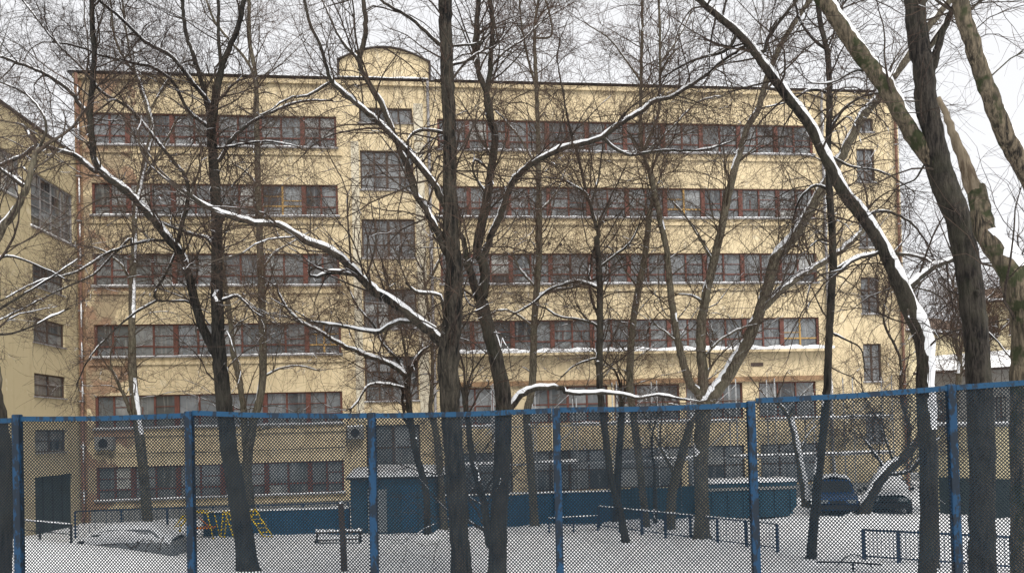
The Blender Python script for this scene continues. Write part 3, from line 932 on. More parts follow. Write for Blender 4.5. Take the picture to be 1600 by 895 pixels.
# teal steel container
pa, pb = ground(1106, 812), ground(1246, 807)
L = (pb - pa).length
ct = empty('steel_container', (pa.x, pa.y, 0), math.atan2((pb - pa).y, (pb - pa).x))
tag(ct, 'dark teal steel container with a snowy rim between the fence and the blue car', 'container')
MB().prism([(0, 0, 0.05), (L - 0.35, 0, 0.05), (L, 0, 0.5), (L, 0, 1.5), (0, 0, 1.5)], (0, 1.8, 0)).build('body', M['teal'], ct)
MB().box(-0.05, L + 0.05, -0.06, 1.86, 1.38, 1.5).build('rim', M['teal'], ct) if False else None
MB().box(-0.04, L + 0.04, -0.06, -0.003, 1.2, 1.32).build('rim', M['greywall'], ct)
for k in range(6):
    x = 0.2 + k * (L - 0.5) / 5
    MB().box(x, x + 0.08, -0.05, -0.003, 0.15, 1.19).build('rib', M['teal'], ct)
s = MB(); snow_strip(s, -0.02, L + 0.02, -0.05, 1.8, 1.502, 0.14, 0.3); s.build('snow', M['snow'], ct, True)

# ------------------------------------------------------------------ cars
def make_car(name, label, loc, rz, paint, snow=0.1, length=4.2, width=1.74, height=1.46, buried=False):
    e = empty(name, loc, rz)
    hw = width / 2; L = length
    # body: stations along x (front at +x)
    st = [(-L / 2, 0.45, 0.78, 0.86), (-L / 2 + 0.12, 0.28, 0.92, 0.95), (-L / 2 + 0.6, 0.22, 0.97, 1.0), (-0.3, 0.2, 0.96, 1.0), (0.75, 0.2, 0.95, 1.0), (L / 2 - 0.7, 0.22, 0.88, 0.98), (L / 2 - 0.15, 0.26, 0.76, 0.92), (L / 2, 0.4, 0.62, 0.80)]
    m = MB()
    secs = []
    for x, zb, zt, wf in st:
        w = hw * wf
        secs.append([(x, -w * 0.9, zb), (x, -w, zb + 0.15), (x, -w, (zb + zt) / 2), (x, -w * 0.95, zt - 0.05), (x, -w * 0.82, zt), (x, w * 0.82, zt), (x, w * 0.95, zt - 0.05), (x, w, (zb + zt) / 2), (x, w, zb + 0.15), (x, w * 0.9, zb)])
    k = len(secs[0])
    for sct in secs: m.v += sct
    for i in range(len(secs) - 1):
        for j in range(k):
            j2 = (j + 1) % k
            m.f.append((i * k + j, (i + 1) * k + j, (i + 1) * k + j2, i * k + j2))
    m.f.append(tuple(range(k))); m.f.append(tuple((len(secs) - 1) * k + j for j in reversed(range(k))))
    m.build('body', M[paint], e, True)
    # cabin
    cb = [(-L / 2 + 0.25, 0.90, 0.86), (-L / 2 + 0.85, height, 0.70), (0.05, height + 0.02, 0.70), (0.35, height - 0.03, 0.69), (1.05, 0.90, 0.84)]
    c = MB(); b = 0
    for x, z, wf in cb:
        w = hw * wf
        c.v += [(x, -w, z), (x, w, z)]
    base = len(c.v)
    for x, z, wf in cb:
        w = hw * 0.86
        c.v += [(x, -w, 0.85), (x, w, 0.85)]
    for i in range(4):
        c.f.append((2 * i, 2 * i + 2, 2 * i + 3, 2 * i + 1))
        c.f.append((2 * i, base + 2 * i, base + 2 * i + 2, 2 * i + 2))
        c.f.append((2 * i + 1, 2 * i + 3, base + 2 * i + 3, base + 2 * i + 1))
    c.build('cabin', M[paint], e)
    def q(name_, pts, mat='carglass'):
        MB().poly(pts).build(name_, M[mat], e)
    # windscreen and rear window, 6 mm proud
    q('windscreen', [(0.42, -hw * 0.62, height - 0.075), (1.0, -hw * 0.76, 0.96), (1.0, hw * 0.76, 0.96), (0.42, hw * 0.62, height - 0.075)])
    q('rear_window', [(-L / 2 + 0.33, -hw * 0.74, 0.985), (-L / 2 + 0.79, -hw * 0.6, height - 0.04), (-L / 2 + 0.79, hw * 0.6, height - 0.04), (-L / 2 + 0.33, hw * 0.74, 0.985)])
    for sg in (-1, 1):
        for (xa, xb) in ((-L / 2 + 0.75, -0.35), (-0.28, 0.62)):
            za, zt2 = 0.97, height - 0.12
            f = lambda z: sg * (hw * (0.86 - 0.16 * (z - 0.87) / (height - 0.87)) + 0.012)
            xo = 0.22
            q('side_window', [(xa - (0.1 if xa < -1 else 0), f(za), za), (xb + (xo if xb > 0 else 0), f(za), za), (xb - (0.05 if xb > 0 else 0), f(zt2), zt2), (xa + (0.15 if xa < -1 else 0), f(zt2), zt2)])
        for xw in (-L / 2 + 0.8, L / 2 - 0.82):
            w = MB(); n = 20
            w.prism([(xw + 0.31 * math.cos(2 * math.pi * i / n), sg * (hw - 0.2), 0.3 + 0.31 * math.sin(2 * math.pi * i / n)) for i in range(n)], (0, sg * 0.215, 0))
            wo_ = w.build('wheel', M['dark'], e)
            MB().prism([(xw + 0.19 * math.cos(2 * math.pi * i / n), sg * (hw + 0.017), 0.3 + 0.19 * math.sin(2 * math.pi * i / n)) for i in range(n)], (0, sg * 0.01, 0)).build('rim', M['zinc'], wo_)
        MB().box(L / 2 - 0.14, L / 2 + 0.01, sg * hw * 0.62 - 0.16, sg * hw * 0.62 + 0.16, 0.58, 0.72).build('headlight', M['lamp'], e)
        MB().box(0.75, 0.9, sg * (hw + 0.06) - 0.08, sg * (hw + 0.06) + 0.08, 0.95, 1.07).build('mirror', M['dark'], e)
    MB().box(L / 2 - 0.05, L / 2 + 0.05, -hw * 0.86, hw * 0.86, 0.32, 0.5).build('bumper', M['dark'], e)
    MB().box(L / 2 - 0.06, L / 2 + 0.02, -hw * 0.36, hw * 0.36, 0.56, 0.68).build('grille', M['dark'], e)
    # snow lying on bonnet, roof and boot: a soft sheet following the outline
    prof = [(-L / 2 + 0.1, 0.93), (-L / 2 + 0.3, 0.98), (-L / 2 + 0.84, height + 0.0), (-0.4, height + 0.03), (0.1, height + 0.02), (0.36, height - 0.02)]
    if buried: prof += [(1.0, 0.95), (1.3, 0.93), (L / 2 - 0.6, 0.87), (L / 2 - 0.1, 0.74)]
    s = MB(); ny_ = 8; rows2 = []
    for (x, z) in prof:
        cab = z > 1.1
        hwid = hw * ((0.78 if buried else 0.72) if cab else 0.93)
        row = []
        for j in range(ny_ + 1):
            t = j / ny_; y = -hwid + 2 * hwid * t
            row.append((x, y * (1.2 if buried and cab and j in (0, ny_) else 1.03), z + snow * (max(0, math.sin(math.pi * t)) ** 0.35) * random.uniform(0.75, 1.2) - ((0.42 if buried and cab else 0.06) if j in (0, ny_) else 0)))
        rows2.append(row)
    nR = len(rows2)
    for row in rows2: s.v += row
    for i in range(nR - 1):
        for j in range(ny_):
            p_ = i * (ny_ + 1) + j
            s.f.append((p_, p_ + ny_ + 1, p_ + ny_ + 2, p_ + 1))
    so = s.build('snow', M['snow'], e, True)
    sol = so.modifiers.new('thick', 'SOLIDIFY'); sol.thickness = 0.05; sol.offset = -1
    return tag(e, label, 'car', 'cars parked in the snow')
p = ground(1320, 806)
make_car('parked_car', 'blue car seen from the front with snow on its roof', (p.x + 0.3, p.y + 1.7, 0.0), -math.pi / 2 - 0.33, 'carblue', 0.16)
p = ground(1408, 806)
make_car('parked_car', 'dark car half hidden behind the leaning snowy stump', (p.x + 0.6, p.y + 2.4, 0.0), -math.pi / 2 - 0.42, 'cardark', 0.14, buried=True)
p = at(176, 850, 27.2)
make_car('parked_car', 'car buried in snow behind the bank at lower left', (p.x, 27.6, -0.40), math.pi + 0.05, 'cargrey', 0.17, 4.3, height=1.36, buried=True)

# ------------------------------------------------------------------ playground frame, post, bench, brushwood
def ladder(parent, a, b, w, mat, rungs=6, wdir=Vector((1, 0, 0))):
    a, b = Vector(a), Vector(b)
    for sg in (-0.5, 0.5):
        MB().tube([a + wdir * (w * sg), b + wdir * (w * sg)], 0.028, 6).build('rail', M[mat], parent, True)
    for k in range(rungs):
        t = (k + 0.5) / rungs
        c = a.lerp(b, t)
        MB().tube([c - wdir * (w * 0.5), c + wdir * (w * 0.5)], 0.02, 6).build('rung', M[mat], parent, True)
p = ground(404, 839)
pf = empty('play_structure', (p.x, p.y, 0))
ladder(pf, (-0.35, 0.1, 1.15), (0.45, -0.1, -0.05), 0.36, 'yellow', 7)
ladder(pf, (-0.35, 0.12, 1.15), (-0.9, 0.5, -0.05), 0.36, 'yellow', 5)
tag(pf, 'yellow climbing ladder leaning right beside the left dark trunk', 'play frame', 'yellow playground frames')
p = ground(357, 842)
pf = empty('play_structure', (p.x, p.y, 0))
ladder(pf, (-0.05, 0, 1.12), (0.32, 0, -0.05), 0.16, 'yellow', 5)
ladder(pf, (-0.12, 0.05, 1.12), (-0.35, 0.3, -0.05), 0.16, 'yellow', 4)
tag(pf, 'narrow yellow A shaped play frame in the snow', 'play frame', 'yellow playground frames')
p = ground(300, 842)
pf = empty('play_structure', (p.x, p.y, 0))
for y in (-0.35, 0.35):
    MB().tube([(-0.75 + 0.0, y, -0.05), (-0.55, y, 0.5), (-0.2, y, 0.95), (0.25, y, 1.1), (0.75, y, 1.05), (1.0, y, -0.05)], 0.026, 6).build('arch', M['yellow'], pf, True)
for (x, z) in ((-0.65, 0.25), (-0.5, 0.55), (-0.3, 0.82), (-0.05, 1.0), (0.25, 1.1), (0.5, 1.08), (0.75, 1.05)):
    MB().tube([(x, -0.35, z), (x, 0.35, z)], 0.02, 6).build('rung', M['yellow'], pf, True)
MB().box(0.2, 0.9, -0.3, 0.3, 0.42, 0.47).build('seat', M['orange'], pf)
MB().tube([(0.15, -0.3, 1.1), (0.9, -0.3, 0.45)], 0.02, 5).build('brace', M['orange'], pf, True)
tag(pf, 'yellow and orange arched climbing frame by the second fence post from the left', 'play frame', 'yellow playground frames')

p = ground(537, 893)
wp = empty('wooden_post', (p.x, p.y, 0))
MB().tube([(0.02, 0, -0.2), (0.0, 0, 1.0), (-0.04, 0, 1.98)], [0.095, 0.088, 0.08], 10).build('stem', M['wood'], wp, True)
MB().tube([(-0.04, 0, 1.97), (-0.04, 0, 2.02), (-0.04, 0, 2.05)], [0.078, 0.07, 0.03], 10).build('snow_cap', M['snow'], wp, True)
tag(wp, 'dark wooden post standing in the snow before the blue hut', 'post')

p = ground(530, 846)
bn = empty('low_bench', (p.x, p.y, gh(p.x, p.y)), 0.05)
MB().box(-0.85, 0.85, -0.05, 0.05, 0.38, 0.43).build('back_rail', M['wood'], bn)
MB().box(-0.7, 0.75, -0.4, -0.15, 0.15, 0.2).build('seat', M['wood'], bn)
for x in (-0.8, 0.78):
    MB().box(x - 0.04, x + 0.04, -0.045, 0.045, -0.2, 0.378).build('leg', M['dark'], bn)
    MB().box(x - 0.03, x + 0.03, -0.38, -0.06, 0.08, 0.146).build('bracket', M['dark'], bn)
s = MB(); snow_strip(s, -0.85, 0.85, -0.06, 0.06, 0.432, 0.09, 0.12); s.build('snow', M['snow'], bn, True)
s = MB(); snow_strip(s, -0.7, 0.75, -0.41, -0.15, 0.202, 0.08, 0.12); s.build('seat_snow', M['snow'], bn, True)
tag(bn, 'low snowy bench behind the wooden post', 'bench')

# ------------------------------------------------------------------ trees
def catmull(P, R, step):
    """smooth polyline P (n,3) with radii R -> dense points"""
    P = np.asarray(P, float); R = np.asarray(R, float)
    if len(P) < 3:
        pass
    E0 = np.vstack([2 * P[0] - P[1], P, 2 * P[-1] - P[-2]])
    out, ro = [], []
    for i in range(len(P) - 1):
        p0, p1, p2, p3 = E0[i], E0[i + 1], E0[i + 2], E0[i + 3]
        n = max(1, int(round(np.linalg.norm(p2 - p1) / step)))
        for k in range(n):
            t = k / n
            out.append(0.5 * ((2 * p1) + (-p0 + p2) * t + (2 * p0 - 5 * p1 + 4 * p2 - p3) * t * t + (-p0 + 3 * p1 - 3 * p2 + p3) * t ** 3))
            ro.append(R[i] * (1 - t) + R[i + 1] * t)
    out.append(P[-1]); ro.append(R[-1])
    return np.array(out), np.array(ro)

def frames(P):
    n = len(P)
    T = np.gradient(P, axis=0); T /= np.linalg.norm(T, axis=1)[:, None] + 1e-9
    N = np.zeros_like(P); B = np.zeros_like(P)
    a = np.array([0, -1.0, 0]) if abs(T[0][1]) < 0.8 else np.array([1.0, 0, 0])
    nr = a - T[0] * a.dot(T[0]); nr /= np.linalg.norm(nr)
    for i in range(n):
        nr = nr - T[i] * nr.dot(T[i]); nr /= np.linalg.norm(nr) + 1e-9
        N[i] = nr; B[i] = np.cross(T[i], nr)
    return T, N, B

def bark_tube(name, P, R, sides, mat, parent, origin, rng, rough=0.08, furrow=0.0, blunt=True):
    T, N, B = frames(P)
    n = len(P)
    s_len = np.concatenate([[0], np.cumsum(np.linalg.norm(np.diff(P, axis=0), axis=1))])
    th = np.linspace(0, 2 * np.pi, sides, endpoint=False)
    ph = rng.uniform(0, 6.28, 6)
    lump = 1 + rough * (np.sin(s_len[:, None] * 2.1 + 2 * th + ph[0]) * 0.5 + np.sin(s_len[:, None] * 5.3 + 3 * th + ph[1]) * 0.35 + np.sin(s_len[:, None] * 0.9 + th + ph[2]) * 0.6)
    lump = lump + rng.normal(0, rough * 0.25, lump.shape)
    if furrow:
        k = sides // 4
        wob = np.sin(s_len * 1.3 + ph[3]) * 0.6 + np.sin(s_len * 3.7 + ph[4]) * 0.35
        lump = lump + furrow * (np.abs(np.sin(k * 0.5 * (th[None, :] + wob[:, None] * 0.35) + ph[5])) - 0.6) + furrow * 0.5 * rng.normal(0, 0.6, lump.shape)
    ring = P[:, None, :] + (N[:, None, :] * np.cos(th)[None, :, None] + B[:, None, :] * np.sin(th)[None, :, None]) * (R[:, None] * lump)[:, :, None]
    V = ring.reshape(-1, 3)
    i, j = np.meshgrid(np.arange(n - 1), np.arange(sides), indexing='ij')
    j2 = (j + 1) % sides
    Q = np.stack([i * sides + j, i * sides + j2, (i + 1) * sides + j2, (i + 1) * sides + j], -1).reshape(-1, 4)
    # rounded end
    V = np.vstack([V, P[-1] + T[-1] * R[-1] * 0.6])
    tip = len(V) - 1; l0 = (n - 1) * sides
    cap = np.array([[l0 + k, l0 + (k + 1) % sides, tip, tip] for k in range(sides)])
    me = bpy.data.meshes.new(name)
    faces = Q.tolist() + [[a, b, c] for a, b, c, _ in cap.tolist()]
    me.from_pydata((V - origin).tolist(), [], faces)
    me.materials.append(mat)
    me.polygons.foreach_set('use_smooth', [True] * len(me.polygons))
    me.update()
    return link(name, me, parent)

def snow_on(P, R, amount, parent, origin, rng, thick=0.5, wide=1.0, plaster=None, zmin=0.0):
    """snow lying along the upper side of a limb; steep stretches stay bare"""
    T = np.gradient(P, axis=0); T /= np.linalg.norm(T, axis=1)[:, None] + 1e-9
    Zv = np.array([0, 0, 1.0])
    U = Zv - T * T[:, 2:3]
    hor = np.linalg.norm(U, axis=1)
    U /= hor[:, None] + 1e-6
    if plaster is not None:
        pv = np.array(plaster, float); pv = pv - T * (T @ pv)[:, None]; pv /= np.linalg.norm(pv, axis=1)[:, None]
        k_ = np.clip((0.62 - hor) / 0.35, 0, 1)[:, None]
        U = U * (1 - k_) + pv * k_; U /= np.linalg.norm(U, axis=1)[:, None]
        hor = np.where(P[:, 2] > zmin, np.maximum(hor, 0.5), hor)
    S = np.cross(T, U)
    n = len(P)
    thin = float(np.clip(1.25 - R.mean() / 0.06, 0.25, 1.0))
    slow = np.interp(np.arange(n), np.arange(0, n + 6, 3), rng.normal(0, 1, len(np.arange(0, n + 6, 3))))
    quick = rng.normal(0, 1, n)
    if wide <= 1.0: amount = min(amount, 1.3)
    cover = amount * np.clip((hor - 0.22) / 0.45, 0, 1) * 1.15 + (0.22 + 0.2 * thin) * slow + 0.10 * quick - 0.28 - 0.12 * thin
    cover[0] = min(cover[0], 0.15); cover[-1] = -0.1
    on = cover > 0
    clump = np.interp(np.arange(n), np.arange(0, n + 4, 2), rng.uniform(0.45, 1.25, len(np.arange(0, n + 4, 2))))
    hgt = np.clip(cover, 0, 1.0) * (R * thick + 0.018) * clump
    wid = np.clip(0.36 + 0.55 * np.clip(cover, 0, 1), 0, 1.0)
    K = 7
    th = np.linspace(-1, 1, K)
    i = 0
    while i < n:
        if not on[i]:
            i += 1; continue
        j = i
        while j < n and on[j]: j += 1
        if j - i >= 3:
            verts, faces = [], []
            for q_ in range(i, j):
                b = len(verts)
                jit = rng.normal(0, 0.05 * min(1.0, 0.09 / R[q_]), K)
                for k, a in enumerate(th):
                    ang_ = a * 1.08 * wide * wid[q_] * (1 + jit[k] * 4 if abs(a) > 0.9 else 1)
                    rad = R[q_] * 1.0 + hgt[q_] * min(1.0, 0.3 + 0.35 * min(q_ - i, j - 1 - q_)) * max(0.0, 1 - abs(a) ** 2.2) * (1 + jit[k] * 2) + (0.004 if abs(a) < 1 else -0.012)
                    verts.append(tuple(P[q_] + (U[q_] * math.cos(ang_) + S[q_] * math.sin(ang_)) * rad - origin))
                if q_ > i:
                    for k in range(K - 1):
                        faces.append((b - K + k, b - K + k + 1, b + k + 1, b + k))
            faces.append(tuple(range(K))); faces.append(tuple(len(verts) - 1 - k for k in range(K)))
            me = bpy.data.meshes.new('snow')
            me.from_pydata(verts, [], faces)
            me.materials.append(M['snow'])
            me.polygons.foreach_set('use_smooth', [True] * len(me.polygons)); me.update()
            link('snow', me, parent)
        i = j

def grow(P0, D0, Ln, R0, K, rng, wander, up, droop_end=0.0, taper=0.25):
    """N curved shoots: start points, directions, lengths, radii -> (N,K,3), (N,K)"""
    N = len(P0)
    step = (Ln / (K - 1))[:, None]
    P = np.zeros((N, K, 3)); P[:, 0] = P0
    D = D0.copy()
    bend = rng.normal(0, wander * 0.85, (N, 3))
    for k in range(1, K):
        D = D + rng.normal(0, wander, (N, 3)) + bend
        D[:, 2] += up + droop_end * (k / K)
        D /= np.linalg.norm(D, axis=1)[:, None]
        P[:, k] = P[:, k - 1] + D * step
    t = np.linspace(0, 1, K)
    R = R0[:, None] * (1 - t * (1 - taper))[None, :]
    return P, R

def tubes(P, R, sides):
    N, K, _ = P.shape
    T = np.gradient(P, axis=1); T /= np.linalg.norm(T, axis=2)[..., None] + 1e-9
    ref = np.array([0.31, 0.52, 0.79])
    A = np.cross(T, ref); A /= np.linalg.norm(A, axis=2)[..., None] + 1e-9
    Bv = np.cross(T, A)
    th = np.linspace(0, 2 * np.pi, sides, endpoint=False)
    V = P[:, :, None, :] + (A[:, :, None, :] * np.cos(th)[None, None, :, None] + Bv[:, :, None, :] * np.sin(th)[None, None, :, None]) * R[:, :, None, None]
    n, i, j = np.meshgrid(np.arange(N), np.arange(K - 1), np.arange(sides), indexing='ij')
    j2 = (j + 1) % sides
    b = n * K * sides
    Q = np.stack([b + i * sides + j, b + i * sides + j2, b + (i + 1) * sides + j2, b + (i + 1) * sides + j], -1).reshape(-1, 4)
    return V.reshape(-1, 3), Q

def spawn(P, R, n_each, rng, spread, tmin=0.2, tip=True):
    """children along shoots P (N,K,3): start, direction, parent radius"""
    N, K, _ = P.shape
    n = N * n_each
    which = np.repeat(np.arange(N), n_each)
    t = rng.uniform(tmin, 1.0, n)
    if tip: t[::n_each] = 0.999
    f = t * (K - 1); i = np.minimum(f.astype(int), K - 2); fr = (f - i)[:, None]
    p = P[which, i] * (1 - fr) + P[which, i + 1] * fr
    d = P[which, i + 1] - P[which, i]; d /= np.linalg.norm(d, axis=1)[:, None] + 1e-9
    rnd = rng.normal(0, 1, (n, 3)); rnd -= d * np.sum(rnd * d, 1)[:, None]; rnd /= np.linalg.norm(rnd, axis=1)[:, None] + 1e-9
    a = rng.normal(spread, 0.22, n)
    a = np.where(t > 0.99, a * 0.35, a)[:, None]
    dd = d * np.cos(a) + rnd * np.sin(a)
    r = R[which, i]
    return p, dd, r, t

TRI = [0]
def tree(name, label, Y, bark, limbs, seed, trunk=None, dens=1.0, up=0.05, droop=0.0, twig='twig', branch='branch_dark', snow=0.72, furrow=0.0, base=True, sides=14, wander=0.15, tl=1.1, trunk_snow=0.6, cat='tree', group=None, twigs=True, minr=None, plaster=None, zmin=0.0):
    """trunk: [(px, py, width_px)]; limbs: (points[(px,py)], w0, w1, depth change, opts)"""
    rng = np.random.default_rng(seed)
    b = at(trunk[0][0], trunk[0][1], Y)
    zg = gh(b.x, Y)
    org = np.array([b.x, Y, zg])
    root = empty(name, tuple(org))
    tag(root, label, cat, group or 'bare trees in the snowy yard')
    allP = []           # (pixel pts, depths, P, R)
    tp = [at(x, y, Y) for x, y, w in trunk]
    P = [tuple(v) for v in tp]
    R = [w * 0.44 / F * Y for _, _, w in trunk]
    if base and P[0][2] > zg:
        lean = (P[0][0] - P[1][0]) / max(0.2, P[1][2] - P[0][2])
        x0 = P[0][0] + max(-0.1, min(0.1, lean)) * (P[0][2] - zg)
        P = [(x0, Y, zg - 0.25)] + P; R = [R[0] * 1.15] + R
        org[0] = x0; root.location = tuple(org)
    else:
        P[0] = (P[0][0], Y, zg - 0.2)
    # slight sway in depth so that the stem is not a flat drawing
    P = np.array(P); sway = rng.uniform(-0.25, 0.25, len(P)); sway[:2] = 0; P[:, 1] += np.cumsum(sway) * 0.35
    Pd, Rd = catmull(P, R, 0.16)
    # root flare
    hgt = Pd[:, 2] - zg
    Rd = Rd * (1 + 0.35 * np.exp(-np.clip(hgt, 0, 9) / 0.25))
    Pd = Pd + rng.normal(0, 0.006, Pd.shape)
    tr = bark_tube('trunk', Pd, Rd, sides, M[bark], root, org, rng, 0.05, furrow)
    if trunk_snow: snow_on(Pd, Rd, trunk_snow, tr, org, rng, 0.22 if plaster else 0.5, wide=1.2 if trunk_snow > 1 else 1.0, plaster=plaster, zmin=zmin)
    fm = MB(); nf = 18; r0 = Rd[0] * 1.02 + 0.02
    for ring, (ra, za) in enumerate(((0.75, 0.10), (1.15, 0.13), (1.6, 0.07), (2.5, -0.06))):
        for q_ in range(nf):
            an = 2 * math.pi * q_ / nf
            rr_ = r0 * ra * (1 + rng.uniform(-0.12, 0.12)) + (0.05 * ring)
            fm.v.append((rr_ * math.cos(an) + Pd[1][0] - org[0], rr_ * math.sin(an) + Pd[1][1] - org[1], za * (1 + rng.uniform(-0.4, 0.5)) if ring < 3 else -0.08))
    for ring in range(3):
        for q_ in range(nf):
            q2 = (q_ + 1) % nf
            fm.f.append((ring * nf + q_, (ring + 1) * nf + q_, (ring + 1) * nf + q2, ring * nf + q2))
    fm.build('snow_collar', M['snow'], root, True)
    def to_px(Pts):
        d = Pts - np.array([0, 0, CAMZ]); z = d @ np.array(CW)
        return np.stack([800 + F * (d @ np.array(CR)) / z, PY0 - F * (d @ np.array(CU)) / z], 1)
    segs = [(to_px(Pd), Pd, Rd)]
    src = [(Pd, Rd, True)]
    for L_ in limbs:
        pts, w0, w1, dD = L_[:4]
        opt = L_[4] if len(L_) > 4 else {}
        # attach to the nearest point already built
        best = None
        for (px2, P3, R3) in segs:
            dd = np.hypot(px2[:, 0] - pts[0][0], px2[:, 1] - pts[0][1]); i = dd.argmin()
            if best is None or dd[i] < best[0]: best = (dd[i], P3[i], R3[i])
        y0 = best[1][1]
        n = len(pts)
        lens = np.concatenate([[0], np.cumsum([math.hypot(pts[i + 1][0] - pts[i][0], pts[i + 1][1] - pts[i][1]) for i in range(n - 1)])]); lens /= lens[-1]
        Pl = [tuple(at(x, y, y0 + dD * t ** 1.3)) for (x, y), t in zip(pts, lens)]
        if best[0] < 60:
            # begin inside the parent limb
            s0 = best[1]
            if best[0] > 3: Pl = [tuple(s0)] + Pl; lens = np.concatenate([[0], lens])
            else: Pl[0] = tuple(s0)
        Rl = [(w0 + (w1 - w0) * t ** 0.85) * 0.445 / F * y0 for t in lens]
        Pl = np.array(Pl)
        Pq, Rq = catmull(Pl, Rl, 0.13)
        amp = min(0.03, 0.3 * Rq.mean() + 0.009)
        Pq = Pq + np.cumsum(rng.normal(0, amp * 0.35, Pq.shape), 0) * np.linspace(0, 1, len(Pq))[:, None] * 0.5 + rng.normal(0, amp * 0.3, Pq.shape)
        sd = 12 if w0 > 14 else (9 if w0 > 8 else 6)
        lb = bark_tube(opt.get('name', 'limb'), Pq, Rq, sd, M[opt.get('bark', bark)], root, org, rng, 0.07, furrow * 0.5 if w0 > 18 else 0)
        sa = opt.get('snow', snow)
        if sa > 0: snow_on(Pq, Rq, sa, lb, org, rng, opt.get('thick', 0.6) * 0.62, opt.get('wide', 1.0))
        segs.append((to_px(Pq), Pq, Rq))
        src.append((Pq, Rq, not opt.get('bare', False)))
    if not twigs: return root
    # ---- branches, sprays and twigs grown from the traced limbs
    S, Dd, Rr, Lx = [], [], [], []
    for k, (Pq, Rq, ok) in enumerate(src):
        if not ok: continue
        seglen = np.linalg.norm(np.diff(Pq, axis=0), axis=1).sum()
        if k == 0:
            lo = np.argmax(Pq[:, 2] > 4.0 + 1.5) if (Pq[:, 2] > 5.5).any() else len(Pq) - 1
            seglen *= 1 - lo / len(Pq)
        else: lo = int(len(Pq) * 0.12)
        n = max(3, int(seglen * 3.7 * dens)) if seglen > 0.3 else 0
        if n == 0: continue
        hi_ = (Pq[lo:, 2] > 19.5 * Y / 40 + 4.0).mean() if lo < len(Pq) - 1 else 0
        n = max(3, int(n * (1 - 0.5 * hi_)))
        ix = rng.integers(lo, len(Pq) - 1, n) if lo < len(Pq) - 1 else np.full(n, len(Pq) - 2)
        ix[-2:] = len(Pq) - 2
        d = Pq[ix + 1] - Pq[ix]; d /= np.linalg.norm(d, axis=1)[:, None]
        rnd = rng.normal(0, 1, (n, 3)); rnd -= d * np.sum(rnd * d, 1)[:, None]; rnd /= np.linalg.norm(rnd, axis=1)[:, None]
        rnd[:, 2] += 0.25 - droop
        a = rng.normal(0.95, 0.3, n); a[-2:] *= 0.3
        dd = d * np.cos(a)[:, None] + rnd * np.sin(a)[:, None]
        dd /= np.linalg.norm(dd, axis=1)[:, None]
        r = np.clip(Rq[ix] * rng.uniform(0.25, 0.55, n), 0.007, 0.028); r[-2:] = np.clip(Rq[ix[-2:]] * 0.8, 0.008, 0.05)
        S.append(Pq[ix]); Dd.append(dd); Rr.append(r); Lx.append(np.clip(r / 0.011, 0.75, 2.5) * rng.uniform(0.6, 1.25, n) * tl)
    if not S: return root
    S = np.vstack(S); Dd = np.vstack(Dd); Rr = np.concatenate(Rr); Lx = np.concatenate(Lx)
    mr = minr if minr else 0.0035 * Y / 20
    P1, R1 = grow(S, Dd, Lx, Rr, 9, rng, wander, up, -droop * 0.6, 0.3)
    V1, Q1 = tubes(P1, R1, 4)
    p, d, r, t = spawn(P1, R1, 6, rng, 0.8)
    L2 = np.repeat(Lx, 6) * rng.uniform(0.3, 0.75, len(p)) * (1.2 - 0.5 * t) + 0.18
    R2 = np.clip(r * 0.55, mr * 1.3, 0.014)
    P2, R2 = grow(p, d, L2, R2, 6, rng, wander * 1.3, up, -droop * 0.9, 0.4)
    V2, Q2 = tubes(P2, R2, 3)
    br = link('branches', np_mesh('branches', np.vstack([V1, V2]) - org, np.vstack([Q1, Q2 + len(V1)]), M[branch], False), root); br['kind'] = 'stuff'
    p, d, r, t = spawn(P2, R2, 6, rng, 0.75)
    L3 = np.repeat(L2, 6) * rng.uniform(0.25, 0.7, len(p)) + 0.10
    R3 = np.clip(r * 0.6, mr, 0.008)
    P3, R3 = grow(p, d, L3, R3, 4, rng, wander * 1.3, up, -droop * 0.9, 0.55)
    V3, Q3 = tubes(P3, R3, 3)
    tw = link('twigs', np_mesh('twigs', V3 - org, Q3, M[twig], False), root); tw['kind'] = 'stuff'
    TRI[0] += (len(Q1) + len(Q2) + len(Q3)) * 2
    return root

H = {'thick': 0.9, 'snow': 1.35}
B0 = {'bare': True}
